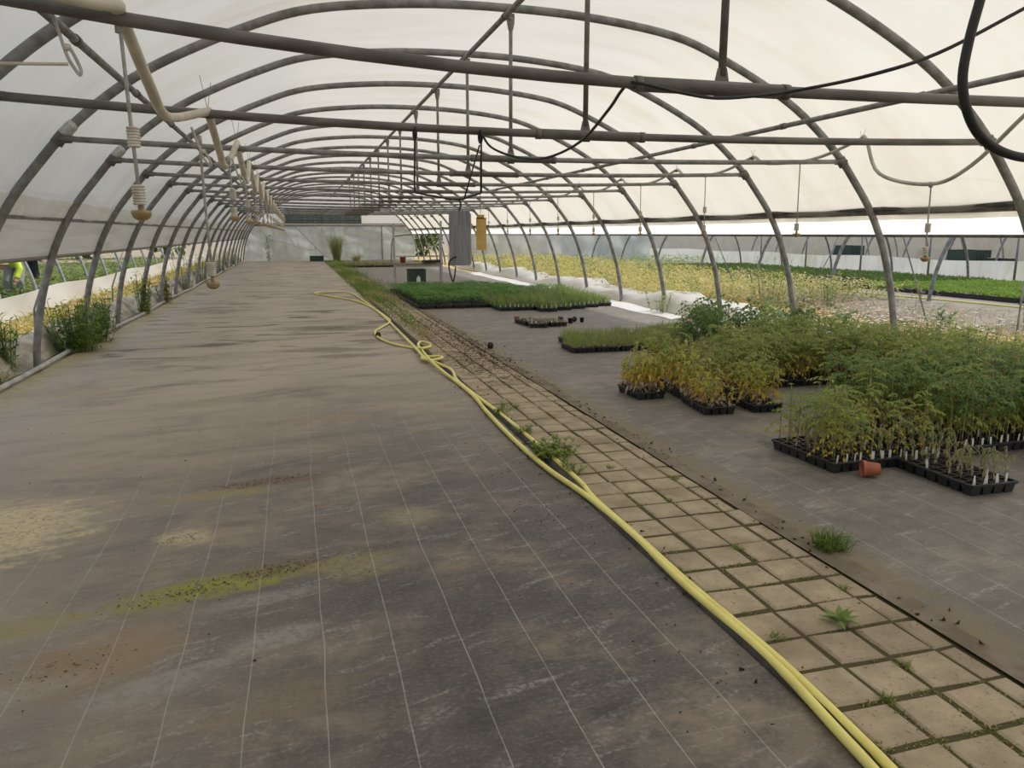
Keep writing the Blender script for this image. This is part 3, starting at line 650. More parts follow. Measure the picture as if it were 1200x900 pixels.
def tray_mesh(w,l,nx,ny,h=.065):
    key=(w,l,nx,ny)
    if key in TRAYS: return TRAYS[key]
    b=MB(); rim=.012
    b.tube([(-w/2,-l/2,h),(w/2,-l/2,h),(w/2,l/2,h),(-w/2,l/2,h)],.007,6,closed=True)
    cw,cl=w/nx,l/ny
    for i in range(nx+1): b.box((-w/2+i*cw,0,h-.004),(.010,l,.010))
    for j in range(ny+1): b.box((0,-l/2+j*cl,h-.004),(w,.010,.010))
    for i in range(nx):
        for j in range(ny):
            if 0<i<nx-1 and 0<j<ny-1: continue
            x,y=-w/2+(i+.5)*cw,-l/2+(j+.5)*cl; a,bb=cw*.47,cl*.47; k=.72; n=len(b.v)
            b.v += [(x-a,y-bb,h),(x+a,y-bb,h),(x+a,y+bb,h),(x-a,y+bb,h),(x-a*k,y-bb*k,0),(x+a*k,y-bb*k,0),(x+a*k,y+bb*k,0),(x-a*k,y+bb*k,0)]
            for q in range(4):
                r=(q+1)%4; b.f.append((n+q,n+r,n+4+r,n+4+q)); b.m.append(0); b.sm.append(False)
            b.f.append((n+7,n+6,n+5,n+4)); b.m.append(0); b.sm.append(False)
    s=MB()
    for i in range(nx):
        for j in range(ny):
            x,y=-w/2+(i+.5)*cw,-l/2+(j+.5)*cl; s.lathe([(0,h-.004),(min(cw,cl)*.3,h-.006),(min(cw,cl)*.46,h-.012)],(x,y,0),8)
    TRAYS[key]=(b.mesh('cell_tray',M['black_plastic']),s.mesh('soil',M['soil'])); return TRAYS[key]
tb=MB(); tb.box((0,0,.026),(.015,.003,.07)); tag_me=tb.mesh('plant_label',M['tag'])
CELLS={}
def tray(x,y,kind,lab,group,w=.30,l=.52,nx=4,ny=6,rz=0,tags=0,fill=1.0,sc=1.0,h=.065,mix=None,clear=()):
    o=empty('plant_tray',(x,y,.001),rz); bm,sm=tray_mesh(w,l,nx,ny); put(bm,'cell_tray',o); put(sm,'soil',o)
    for i in range(nx):
        for j in range(ny):
            if R.random()>fill: continue
            k=kind if not mix or R.random()<.7 else mix
            px,py=-w/2+(i+.5)*w/nx+R.uniform(-.01,.01),-l/2+(j+.5)*l/ny+R.uniform(-.01,.01)
            put(R.choice(SM[k]),'seedling',o,(px,py,h-.008),R.uniform(0,6.28),sc*R.uniform(.8,1.2))
    for t in range(tags):
        i=t%nx; j=0 if t<nx else R.randrange(ny)
        px=-w/2+(i+.5)*w/nx+R.uniform(-.02,.02); py=-l/2+(j+.5)*l/ny-.02
        put(tag_me,'plant_label',o,(px,py,h-.03+.02),rot=(R.uniform(-.15,.15),R.uniform(-.12,.12),R.uniform(-.5,.5)))
    tag(o,lab,'plant tray',group); return o
GT='cell trays of seedlings on the right'
tray(3.86,3.63,'wilt','black cell tray of wilted thin seedlings and white tags, closest to the camera',GT,.33,.62,4,7,0,14,.8,.9)
tray(3.34,4.22,'tall','black cell tray of leafy drooping seedlings left of the terracotta pot',GT,.28,.62,4,7,.05,4,.95,.95,mix='wilt')
tray(3.64,4.22,'wilt','black cell tray of drooping seedlings right behind the terracotta pot',GT,.28,.62,4,7,.0,7,.95,1.0,mix='tall')
tray(3.08,6.46,'yellow','single black tray of yellowing seedlings, farthest to the path side',GT,.27,.44,4,6,.05,0,.95,1.1)
tray(3.40,5.80,'yellow','black tray of yellow and pink dried seedlings, second from the path side',GT,.28,.54,4,7,-.12,0,.95,.8,mix='wilt')
tray(3.50,6.38,'yellow','black tray of tall yellow seedlings behind the pink dried ones',GT,.28,.54,4,6,-.12,0,.95,1.15)
tray(3.83,5.75,'yellow','black tray of greenish yellow seedlings, third from the path side',GT,.28,.5,4,6,-.05,0,.95,1.0,mix='tall')
tray(3.82,6.45,'tallyellow','black tray of tall yellow green seedlings behind the third front tray',GT,.29,.52,4,6,0,0,.95,.95,mix='yellow')
tray(3.52,6.98,'yellow','black tray of bright yellow leaved seedlings at the back of the yellow cluster',GT,.28,.5,4,6,0,0,.95,1.2,mix='tallyellow')
# curved second row around the bare patch
for i,(x,y,k) in enumerate(((4.20,6.62,'tallyellow'),(4.55,6.66,'tallyellow'),(4.88,6.66,'tallyellow'),(5.20,6.66,'tallyellow'),(4.20,7.2,'wilt'),(4.6,7.3,'tallyellow'),(4.95,7.25,'tall'),(5.3,7.25,'tall'),(5.65,7.2,'tall'),(5.55,6.62,'tall'),(5.88,6.6,'tall'))):
    tray(x,y,k,'black tray of tall green seedlings with yellow lower leaves behind the bare patch',GT+' behind the bare patch',.30,.52,4,6,R.uniform(-.04,.04),0,.95,1.15)
for i,(x,y) in enumerate(((5.20,5.72),(5.52,5.95),(5.53,5.40),(5.86,5.95),(5.86,5.40),(6.18,5.9),(6.18,5.35),(5.2,5.15))):
    tray(x,y,'tall','black tray of tall bushy green seedlings right of the bare patch',GT+' right of the bare patch',.30,.52,4,6,R.uniform(-.04,.04),0,.98,1.22)
for i,(x,y,k) in enumerate(((4.08,4.75,'shade'),(4.40,4.80,'shade'),(4.72,4.86,'shade'),(5.05,4.62,'shade'),(5.38,4.84,'shade'),(5.70,4.82,'shade'),(4.06,4.18,'wilt'),(6.02,4.8,'shade'))):
    tray(x,y,k,'black tray of dense green seedlings in the second row back',GT+' in the second row',.29,.54,4,6,R.uniform(-.03,.03),2,.98,1.15 if k=='shade' else .95,mix='tall')
for i,(x,y) in enumerate(((4.46,4.26),(4.79,4.28),(5.12,4.06),(5.44,4.28),(5.76,4.26))):
    tray(x,y,'shade','black tray of tall dark green seedlings with white tags at the right frame edge',GT+' in the front right rows',.30,.54,4,6,R.uniform(-.03,.03),5,.98,1.1,mix='tall')
for i,(x,y) in enumerate(((3.50,9.28),(3.83,9.28),(4.16,9.28),(4.49,9.3),(4.82,9.32),(3.66,9.85),(4.0,9.85),(4.4,9.85))):
    tray(x,y,'spike','black tray of short grassy seedlings with pale dry bases in the far left row',GT+' in the grassy row',.31,.52,5,7,R.uniform(-.04,.04),0,.95,1.05)
for i,(x,y) in enumerate(((4.85,10.0),(5.2,10.25),(5.55,10.4))):
    tray(x,y,'spike','black tray of short dry seedlings behind the grassy row',GT+' behind the grassy row',.31,.5,5,7,R.uniform(-.1,.1),0,.9,1.0)
for i,(x,y,k) in enumerate(((4.45,8.25,'spike'),(4.80,8.2,'wilt'),(4.62,7.88,'wilt'),(5.0,7.82,'wilt'),(5.15,8.4,'spike'),(5.35,7.85,'shade'),(5.6,8.35,'wilt'))):
    tray(x,y,k,'black tray of thin grey green seedlings between the grassy row and the yellow plants',GT+' in the middle',.30,.5,4,6,R.uniform(-.12,.12),0,.95,1.0,mix='spike')
for i,(x,y) in enumerate(((5.15,9.1),(5.5,9.15),(5.85,9.0),(6.15,8.5),(5.95,7.9),(6.3,7.6),(6.25,9.1),(5.75,9.7))):
    tray(x,y,'broad','black tray of tall leafy tomato plants by the right edge of the fabric',GT+' with tomato plants',.32,.52,3,4,R.uniform(-.1,.1),0,.85,.95)
# dead trays
for i,(x,y,rz,k) in enumerate(((3.72,12.28,.1,'spike'),(3.78,11.95,-.2,'dead'),(4.08,12.05,.15,'dead'))):
    tray(x,y,k if i else 'dead','black tray of dried up plants in front of the far green block',GT+' gone dry',.30,.5,4,6,rz,2,.9,1.0)
def pot(x,y,s,mat,lab,lying=True,rz=0,filled=True):
    o=empty('plant_pot',(x,y,s*.5 if lying else 0),rz); c=MB()
    c.lathe([(0,0),(.36*s,0),(.46*s,.80*s),(.50*s,.80*s),(.52*s,1.0*s),(.47*s,1.0*s),(.44*s,.78*s),(.34*s,.05*s),(0,.05*s)],(0,0,0),18)
    for k in range(6):
        pass
    b=c.build('pot',mat,o)
    if filled:
        d=MB(); d.lathe([(0,.86*s),(.3*s,.87*s),(.45*s,.82*s)],(0,0,0),14); so2=d.build('soil',M['soil'],o)
    if lying:
        for ch in o.children: ch.rotation_euler=(PI/2,0,0); ch.location=(0,s*.5,0)
    tag(o,lab,'pot'); return o
pot(3.40,3.80,.105,M['terracotta'],'small terracotta plastic pot lying on its side by the front trays',True,-2.0,False)
def rootball(x,y,s,lab):
    c=MB(); c.lathe([(0,0),(.34*s,.02*s),(.5*s,.3*s),(.5*s,.55*s),(.38*s,.82*s),(.18*s,.92*s),(0,.93*s)],(0,0,0),12)
    rr=random.Random(int(x*100)); c.v=[tuple(Vector(v)*(1+rr.uniform(-.06,.06))) for v in c.v]
    tag(c.build('root_ball',M['soil'],None,(x,y,0)),lab,'root ball')
rootball(2.43,9.75,.085,'dark dry root ball alone on the right fabric by the path')
rootball(1.10,11.25,.08,'dark dry root ball lying inside the bend of the yellow hose')
for i,(x,y,s) in enumerate(((4.32,12.35,.09),(4.45,12.2,.09),(4.58,12.4,.09),(4.7,12.3,.08),(4.4,12.55,.09),(3.62,12.62,.10))):
    p=pot(x,y,s,M['black_plastic'] if i<5 else M['terracotta'],('small black pot tipped over beside the dried up trays' if i%2==0 else 'small black pot standing among the tipped ones by the dried trays') if i<5 else 'small brown pot standing behind the dried up trays',i<5 and i%2==0,i*1.1)
    if i<5: p['group']='tipped black pots by the dried trays'
    if i<5: put(tag_me,'plant_label',p,(.02,-.03,.0),rot=(.4,.6,i))
# far green block: a tray each, foliage as one part
def foliage_tray(n,h,L,Wd,mats,kind='leafy'):
    b=MB()
    for i in range(n):
        x,y=R.uniform(-.17,.17),R.uniform(-.27,.27); z=h*(.45+.55*R.random()**.6); a=R.uniform(0,6.3)
        if kind=='leafy': b.leaf((x,y,z),(math.cos(a),math.sin(a),R.uniform(-.5,.7)),(0,0,1),L*R.uniform(.7,1.2),Wd*R.uniform(.8,1.2),R.randrange(len(mats)))
        else: b.blade((x,y,.05),(math.cos(a)*.3,math.sin(a)*.3,1),h*R.uniform(.6,1.15),Wd,R.randrange(len(mats)),R.uniform(.1,.5))
    return b.mesh('foliage',[M[m] for m in mats])
FB=[foliage_tray(240,.26,.06,.035,['leaf_block','leaf_block','leaf_dark']) for _ in range(4)]
FL=[foliage_tray(230,.26,.05,.013,['leaf_green','leaf_wilt','leaf_dark'],'blade') for _ in range(4)]
FD=[foliage_tray(160,.26,.05,.016,['leaf_dry','leaf_wilt','leaf_green'],'blade') for _ in range(3)]
bm_far=tray_mesh(.35,.54,5,8)
def ftray(x,y,meshes,lab,grp,tags=0):
    o=empty('plant_tray',(x,y,.001),R.uniform(-.02,.02)); put(bm_far[0],'cell_tray',o); put(bm_far[1],'soil',o)
    f=put(R.choice(meshes),'foliage',o,(0,0,0),R.choice((0,PI)),(1,1,R.uniform(.85,1.1))); f['kind']='stuff'
    for t in range(tags): put(tag_me,'plant_label',o,(-.15+.1*t,-.25,.07),rz=R.uniform(-.6,.6))
    tag(o,lab,'plant tray',grp)
for i in range(11):
    x=2.50+i*.37
    yf=15.3 if x<3.85 else (14.5 if x<4.45 else 14.0+(x-4.5)*.55)
    for j in range(10):
        y=yf+.28+j*.56
        if y>20.3: continue
        lite = (x>3.85 and j<3) or (x>5.0 and j<5)
        if x>5.4 and y>18.5: continue
        ftray(x,y,FL if lite else FB,'black tray of light stemmed taller seedlings at the right of the far block' if lite else 'black tray of dense fresh green seedlings in the far green block','light seedling trays beside the green block' if lite else 'dense green trays in the far block',4 if lite and j==0 else 0)
for i in range(11):
    for j in range(3):
        ftray(2.35+i*.40,35.8+j*.58,FD,'black tray of dry grassy plants in the far rows before the end wall','dry trays before the end wall')
# ------------------------------------------------------------------ weeds and grass
def weed(x,y,h,w,n,mats,lab,kind='leaf',cat='weed',grp=None,L=.06,Wd=.02,z=0,name='weed',tall=False):
    b=MB(); ns=max(3,n//14)
    st=[]
    for s in range(ns):
        a=R.uniform(0,6.3); r=w*R.uniform(.1,1)
        if kind=='grass': break
        P=[Vector((math.cos(a)*r*.55,math.sin(a)*r*.55,0)),Vector((math.cos(a)*r*.75,math.sin(a)*r*.75,h*.45*R.uniform(.5,1))),Vector((math.cos(a)*r,math.sin(a)*r,h*R.uniform(.55,1.05)))]
        P=smooth(P,3); b.tube(P,.004 if h>.3 else .002,3,1,caps=False); st.append(P)
    for i in range(n):
        if kind=='grass':
            a=R.uniform(0,6.3); t=R.uniform(.1,1.1)*(.32 if h>1 else 1); b.blade((R.uniform(-w,w)*.4,R.uniform(-w,w)*.4,0),(math.cos(a)*t,math.sin(a)*t,1),h*R.uniform(.5,1.1),Wd,R.choice((0,0,1)),R.uniform(.1,.6))
        else:
            P=R.choice(st); p=R.choice(P[1:]); a=R.uniform(0,6.3)
            b.leaf(p,(math.cos(a),math.sin(a),R.uniform(-.3,.9)),(0,0,1),L*R.uniform(.6,1.3),Wd*R.uniform(.7,1.3),R.choice((0,0,1)))
    o=b.build(name,[M[m] for m in mats],None,(x,y,z)); return tag(o,lab,cat,grp)
def rosette(x,y,r,lab):
    b=MB()
    for i in range(11):
        a=i*2.4; t=R.uniform(.35,1); b.leaf((0,0,.005),(math.cos(a),math.sin(a),R.uniform(.2,.9)),(0,0,1),r*R.uniform(.7,1.1),r*.3,0,.3)
    tag(b.build('dandelion',[M['grass']],None,(x,y,-.003)),lab,'weed')
rosette(1.98,2.30,.10,'broad leaved dandelion growing in the middle of the pavers')
weed(2.42,2.92,.13,.16,190,['grass','moss'],'tuft of green grass over the path edging at the right','grass',Wd=.006,cat='grass tuft',name='grass_tuft')
weed(1.60,4.75,.11,.2,520,['leaf_green','grass'],'low bushy green weed spreading over the yellow hose',L=.045,Wd=.02)
weed(1.60,5.35,.08,.10,190,['grass','leaf_green'],'small leafy weed beside the hose, beyond the bushy one',L=.03,Wd=.012)
weed(1.60,4.35,.08,.10,190,['grass','leaf_green'],'small leafy weed by the hose, nearer than the bushy one',L=.03,Wd=.012)
weed(1.58,6.05,.09,.12,190,['grass','leaf_green'],'small green weed left edge of the pavers, where the hose strands part',L=.03,Wd=.012)
wl=[(1.68,2.27,.035,.05,'near left pavers'),(2.0,1.98,.04,.05,'close to the frame bottom'),(1.79,1.82,.04,.05,'at the lowest paver joints'),(2.2,2.55,.03,.05,'right of the dandelion'),(1.99,3.05,.03,.05,'left of the big grass tuft'),(2.20,4.1,.04,.05,'against the path edging'),(1.90,4.4,.045,.05,'in the mid path'),(1.60,2.9,.03,.05,'next to the hose'),(1.99,3.75,.03,.05,'in the centre joint of the path'),(1.8,6.3,.04,.08,'far along the pavers'),(2.05,7.6,.05,.1,'where the pavers turn mossy')]
for x,y,h,w2,where in wl: weed(x,y,h*1.3,w2,40,['grass','drygrass'],'tiny grass sprout '+where,'grass',Wd=.004,cat='grass tuft',name='grass_sprout',z=-.01)
# moss in the joints, grass strip along the far path
b=MB()
for i in range(15000):
    y=1+R.random()**1.4*13; 
    if R.random()<.5: x=R.choice((1.791,1.991,2.191,1.60))+R.gauss(0,.011)
    else: x=R.uniform(1.6,2.3); y=1.205+round((y-1.205)/.21)*.21+R.gauss(0,.008)
    if math.sin(x*31+y*2.3)+math.sin(y*5.1)<.1: continue
    a=R.uniform(0,6.3); b.leaf((x,y,-.008),(math.cos(a),math.sin(a),R.uniform(.2,1.3)),(0,0,1),R.uniform(.006,.018),.006,R.choice((0,0,1)))
o=b.build('moss',[M['moss'],M['drygrass']]); o['kind']='stuff'; tag(o,'green moss and sprouts in the paver joints','moss',kind='stuff')
b=MB()
for i in range(9000):
    y=11+R.random()*32; c2=1.80+.0*y; wd=.12+.45*min(1,max(0,(y-11)/8)); x=c2+R.gauss(0,wd*.5)
    if x<1.45 or x>2.75: continue
    gb=math.sin(x*9+y*1.7)+math.sin(y*.9+1)
    if y<16 and R.random()<.55: continue
    a=R.uniform(0,6.3); t=R.uniform(.2,1); b.blade((x,y,-.01),(math.cos(a)*t,math.sin(a)*t,1),R.uniform(.06,.2)*(1.25 if y>17 else .6),.012,0 if gb>-.75 else 1,R.uniform(.1,.6))
o=b.build('grass_strip',[M['grass'],M['drygrass']]); tag(o,'overgrown strip of grass along the far part of the path','grass',kind='stuff')
b=MB()
for i in range(900):
    y=R.uniform(8.5,14) if i<500 else R.uniform(2,9); x=R.choice((2.37,1.52))+R.gauss(0,.07) if i>=500 else R.gauss(2.25,.16); s=R.uniform(.004,.018)
    p=Vector((x,y,.004)); n=len(b.v)
    for q in range(4): b.v.append(tuple(p+Vector((R.uniform(-s,s),R.uniform(-s,s),R.uniform(-.3*s,.9*s)))))
    b.f += [(n,n+1,n+2),(n,n+2,n+3),(n,n+1,n+3),(n+1,n+2,n+3)]; b.m += [0]*4; b.sm += [False]*4
for i in range(420):
    x=R.gauss(1.28,.13) if i<200 else R.uniform(-2.2,1.4); y=R.uniform(1.8,5.5) if i<200 else 1.8+R.random()**1.5*10; s=R.uniform(.003,.009); n=len(b.v); p=Vector((x,y,.004))
    for q in range(4): b.v.append(tuple(p+Vector((R.uniform(-s,s),R.uniform(-s,s),R.uniform(-.2*s,.8*s)))))
    b.f += [(n,n+1,n+2),(n,n+2,n+3),(n,n+1,n+3),(n+1,n+2,n+3)]; b.m += [1 if R.random()<.12 and i>200 else 0]*4; b.sm += [False]*4
for (cx,cy,rx,ry,n2) in ((-.42,3.30,.45,.10,150*3),(-.1,3.42,.25,.08,70*3),(-.25,4.72,.42,.08,130*3),(-1.5,4.25,.4,.35,60*3),(-.62,3.9,.15,.08,30*3),(-.85,2.75,.3,.15,40*3),(.6,13,.7,.35,200),(.7,9.6,.5,.15,70),(1.3,8.0,.12,.5,60),(2.22,9.6,.22,2.4,2200),(1.95,12.0,.35,3.5,2600),(1.9,8.6,.3,1.2,1000)):
    for i in range(n2):
        x=R.gauss(cx,rx*.5); y=R.gauss(cy,ry*.5)+(x-cx)*.25; s=R.uniform(.002,.0065) if n2<1000 else R.uniform(.004,.015); n=len(b.v); p=Vector((x,y,.003))
        for q in range(4): b.v.append(tuple(p+Vector((R.uniform(-s,s)*1.4,R.uniform(-s,s),R.uniform(-.1*s,.45*s)))))
        b.f += [(n,n+1,n+2),(n,n+2,n+3),(n,n+1,n+3),(n+1,n+2,n+3)]; b.m += [0]*4; b.sm += [False]*4
tag(b.build('soil_crumbs',[M['soil'],M['tag']]),'dark soil crumbs scattered on the ground cover and path','soil',kind='stuff')
# left edge weeds
weed(-2.80,11.0,.62,.42,900,['leaf_green','grass'],'large bushy green weed at the foot of the second and third left hoops',L=.12,Wd=.034)
weed(-2.75,11.85,.5,.3,420,['leaf_dark','grass'],'dark leafy weed just beyond the large left weed',L=.10,Wd=.03)
weed(-3.12,9.35,.62,.15,300,['leaf_dark','leaf_green'],'upright narrow leaved weed left of the first left hoop foot',L=.13,Wd=.026)
weed(-2.95,13.1,.55,.22,420,['leaf_green','leaf_dark'],'green weed climbing the left hoop past the large bush',L=.10,Wd=.03)
weed(-2.85,15.8,.75,.2,420,['leaf_green','grass'],'tall thin weed around a left hoop halfway along',L=.10,Wd=.03)
weed(-2.85,18.4,.6,.2,420,['leaf_green','drygrass'],'green weed below the lowest hanging sprinkler',L=.10,Wd=.03)
weed(-2.98,8.6,.3,.25,100,['drygrass','grass'],'dry grass tuft at the left frame edge before the first hoop foot','grass',Wd=.008,cat='grass tuft',name='grass_tuft')
for i,y in enumerate((22.5,26,29.5,33,36.5,40)):
    weed(-3.0,y,.8,.35,420,['drygrass','grass'],'tall yellowish weed by the far left hoops','leaf',grp='far weeds along the left side',L=.10,Wd=.02)
weed(-1.45,44.6,1.5,.35,150,['leaf_dark','leaf_green'],'tall thin plant at the left of the end wall',L=.16,Wd=.05)
weed(2.15,43.6,2.1,.45,260,['leaf_wilt','leaf_green'],'tall clump of reedy grass in front of the end wall','grass',Wd=.02,cat='grass clump',name='reed_clump')
weed(1.05,44.4,1.0,.35,60,['leaf_dark','leaf_wilt'],'small plant growing from the green crate at the end wall',L=.12,Wd=.03,z=.2)
weed(3.2,43.4,.6,.4,150,['drygrass','grass'],'low grass beside the reed clump at the far end','grass',Wd=.014,cat='grass clump',name='reed_clump')
weed(6.75,13.4,.4,.4,140,['leaf_green','leaf_wilt'],'green weed by the right hoop beside the white ground sheet',L=.10,Wd=.03)
weed(6.75,12.0,.35,.3,120,['leaf_green','grass'],'second green weed on the white sheet edge, nearer than the first',L=.10,Wd=.03)
# dry weeds, flowers and straw either side: uncountable
def strip(name,x0,x1,y0,y1,n,h,Wd,mats,lab,z=0,kind='blade',cat='grass'):
    b=MB()
    for i in range(n):
        y=y0+(y1-y0)*R.random()**1.3; x=R.uniform(x0,x1); k=int((math.sin(x*2.1+y*.8)+math.sin(y*1.9-x)+2)/4.01*len(mats)); a=R.uniform(0,6.3)
        if R.random()<.25: k=R.randrange(len(mats))
        sc2=1+.5*(y-y0)/(y1-y0)
        if kind=='blade': t=R.uniform(.3,2.2); b.blade((x,y,z),(math.cos(a)*t,math.sin(a)*t,1),h*R.uniform(.5,1.2),Wd*sc2,k,R.uniform(.1,.7))
        else: b.leaf((x,y,z+h*R.random()),(math.cos(a),math.sin(a),R.uniform(-.4,.8)),(0,0,1),h*.35*R.uniform(.6,1.3)*sc2,Wd*sc2,k)
    return tag(b.build(name,[M[m] for m in mats]),lab,cat,kind='stuff')
flat('ground_straw_left',-4.9,-3.0,-4,46,-.012,M['straw'],.02,'straw covered ground outside the left side')
strip('straw',-4.85,-3.35,6,46,6500,.14,.014,['strawblade','strawblade','rustblade','strawblade','drygrass'],'dry straw and rusty weeds outside the left side')
strip('tall_weeds',-4.8,-3.4,10,44,1500,.35,.02,['strawblade','drygrass','leaf_lime','grass'],'taller yellow weeds among the straw on the left')
flat('ground_straw_right',6.65,12.9,-2,60,-.014,M['straw'],.02,'straw covered ground between the right side and the next tunnel')
strip('dry_brush',9.6,12.6,5.5,14.5,2600,.32,.010,['leaf_dry','leaf_wilt','strawblade','leaf_dry'],'dry brush along the grey fabric bank')
strip('straw',7.2,9.9,4.5,18,5200,.16,.014,['strawblade','drygrass','rustblade','strawblade','leaf_wilt'],'dry straw outside the right side')
strip('flowering_weeds',7.4,12.9,13.8,38,24000,.48,.034,['petal_yellow','drygrass','petal_yellow','grass','petal_yellow','leaf_lime'],'mass of pale yellow flowering weeds beyond the right hoops',kind='leaf',cat='weeds')
b=MB()
for i in range(420):
    x,y=(R.gauss(8.3,.5),R.gauss(9.3,.7)) if i<260 else (R.uniform(7.2,10),R.uniform(6.2,12)); z=R.uniform(.15,.38); a=R.uniform(0,6.3)
    b.tube([(x,y,0),(x+.02,y,z)],.002,3,1,caps=False)
    for q in range(5): b.leaf((x+.02,y,z),(math.cos(a+q*1.256),math.sin(a+q*1.256),.2),(0,0,1),.026,.02,0,.1)
tag(b.build('white_flowers',[M['petal_white'],M['stem']]),'small white flowers among the straw right of the hoops','flowers',kind='stuff')
wr=[(10.0,14.6,.95,.6,330,['leaf_green','leaf_dark'],'big round bush beyond the right hoops','bush'),(10.4,13.2,.6,.45,200,['leaf_dark','leaf_green'],'dark leafy bush before the grey fabric bank','bush'),(9.5,9.35,.5,.22,60,['leaf_dark','leaf_dark'],'dock weed with broad dark leaves right of the nearest right hoop','weed'),
 (10.6,8.9,.75,.14,90,['leaf_dry','leaf_wilt'],'dry upright seed stalk at the foot of the grey bank','weed'),(10.9,8.5,.6,.32,150,['leaf_green','leaf_wilt'],'open branched green weed beside the dry seed stalk','weed'),(11.6,8.2,.55,.35,90,['leaf_dry','leaf_wilt'],'bare dry weed right of the branched green weed','weed'),(11.9,15.2,.6,.5,180,['leaf_dry','leaf_wilt'],'dry brown bush at the grey bank behind the second hoop','bush'),(13.0,13.6,.5,.4,90,['leaf_dry','leaf_wilt'],'dry brush heap below the leaning hoop leg of the next tunnel','bush')]
for x,y,h,w2,n,ms,lab,cat in wr: weed(x,y,h,w2,n,ms,lab,L=.12 if 'dock' in lab else .08,Wd=.05 if 'dock' in lab else .025,cat=cat,name='bush' if cat=='bush' else 'weed')
# white sheets along the right foot
def bank(u,v):
    y=8.2+v*26; x=6.92+.22*u+.07*math.sin(y*1.3+u*2); hh=(.25+.07*math.sin(y*1.05)+.04*math.sin(y*2.7+1))*min(1,max(.25,(y-8)/3.5))
    return (x+.55*u*u,y,.012+hh*math.sin(min(1,u*1.35)*PI*.62)+.025*math.sin(y*6.3+u*9)*u)
b=MB(); b.sheet(bank,9,230); tag(b.build('plastic_sheet',M['cream_sheet']),'crumpled white plastic sheet lying along the right hoop feet','sheet')
b=MB(); b.sheet(lambda u,v:(6.35+u*.62+.03*math.sin(v*40),12.2+v*17+u*.4,.008+.006*math.sin(v*60+u*5)),4,60); tag(b.build('ground_sheet',M['white_sheet']),'flat pale ground sheet at the right edge beside the far trays','sheet')
def debris(u,v):
    return (6.85+u*.9,5.3+v*2.6,.02+.10*abs(math.sin(v*9+u*4)*math.sin(u*PI)))
b=MB(); b.sheet(debris,8,22); tag(b.build('plastic_sheet',M['white_sheet']),'torn white plastic scrap on the straw at the right frame edge','sheet')
# ------------------------------------------------------------------ bench and far things
o=empty('potting_bench',(2.8,23,0))
for x,y,h in ((0,0,1.78),(1.42,0,1.88),(1.52,.75,1.5),(0.1,.75,.64)):
    c=MB(); c.box((x,y,h/2),(.055,.055,h)); c.build('leg',M['steel_pale'],o)
c=MB(); c.box((.72,.36,.62),(1.5,.82,.04)); c.build('table_top',M['wood'],o)
c=MB(); c.box((.71,0,.84),(1.42,.035,.035)); c.box((.71,0,.55),(1.42,.03,.05)); c.build('rail',M['steel_pale'],o)
c=MB(); c.tube(smooth([(0,.75,.62),(.05,.75,1.3),(.3,.75,1.45),(1.5,.75,1.5)],5),.02,6); c.build('arched_rod',M['steel'],o)
tag(o,'metal framed potting bench standing behind the green block','bench')
p=pot(3.08,23.2,.2,M['terracotta'],'brown flower pot on the potting bench',False); p.location.z=.641
def crate(x,y,z,w,d,h,mat,lab,slots=True,name='crate',cat='crate',grp=None):
    o=empty(name,(x,y,z)); c=MB(); t=.012
    for s in (-1,1): c.box((s*(w/2-t/2),0,h/2),(t,d,h)); c.box((0,s*(d/2-t/2),h/2),(w-2*t,t,h))
    c.box((0,0,t/2),(w-2*t,d-2*t,t)); c.build('body',mat,o)
    c=MB(); c.tube([(-w/2,-d/2,h),(w/2,-d/2,h),(w/2,d/2,h),(-w/2,d/2,h)],t,6,closed=True); c.build('rim',mat,o)
    if slots:
        c=MB()
        for i in range(max(2,int(w/.12))): c.box((-w/2+(i+.5)*w/max(2,int(w/.12)),-d/2-.006,h/2),(.018,.012,h*.85))
        c.build('rib',mat,o)
    return tag(o,lab,cat,grp)
crate(3.85,23.1,.641,.36,.5,.06,M['black_plastic'],'shallow black tray in the middle of the potting bench',False,'shallow_tray','tray')
crate(4.12,23.45,.641,.36,.5,.06,M['black_plastic'],'shallow black tray at the right end of the potting bench',False,'shallow_tray','tray')
crate(3.47,23.15,.001,.52,.4,.44,M['green_plastic'],'dark green bin on the floor under the potting bench',True,'storage_bin','bin')
c=MB(); c.box((0,0,.1),(.12,.01,.2)); c.lathe([(0,.2),(.03,.2),(.03,.24),(0,.24)],(0,0,0),8); tag(c.build('paper_sack',M['tag'],None,(3.5,22.93,.02)),'small white bottle shape standing before the dark green bin','bottle')
crate(1.08,44.2,.001,.75,.5,.28,M['green_plastic'],'dark green planter crate standing against the end wall',True)
# ------------------------------------------------------------------ next tunnel on the right
pts=[(x*.79,0,z*.80) for x,z in arc]
c=MB(); c.tube(pts,.04,10); nb_me=c.mesh('arch_tube',M['steel'])
pts=[(x*.79,0,z*.80) for x,z in arc]; c=MB(); c.tube(pts,.035,8); nb_pale=c.mesh('arch_tube',M['steel_pale'])
for i,y in enumerate((10.4,13.3,16.5,19.8,23.1,26.4,29.7,33.0)):
    o=put(nb_me,'tunnel_hoop',None,(16.9,y,0)); tag(o,'grey hoop of the next tunnel on the right, %s from the camera'%ordn(i),'hoop','hoops of the right neighbour tunnel')
for i,y in enumerate((14.9,18.1,21.4,24.7,28.0,31.3)):
    o=empty('side_post',(20.75,y,0)); c=MB(); c.tube([(0,0,0),(0,0,1.5)],.035,8); c.build('post',M['steel'],o); c=MB(); c.lathe([(0,0),(.09,0),(.09,.02),(0,.02)],(0,0,0),8); c.build('foot_plate',M['steel_dark'],o)
    tag(o,'upright post by the white skirt of the right neighbour tunnel, %s from the camera'%ordn(i),'post','posts along the white skirt')
flat('ground_fabric_right',12.9,20.8,2,46,-.008,M['fabric'],.02,'grey ground fabric inside the next tunnel')
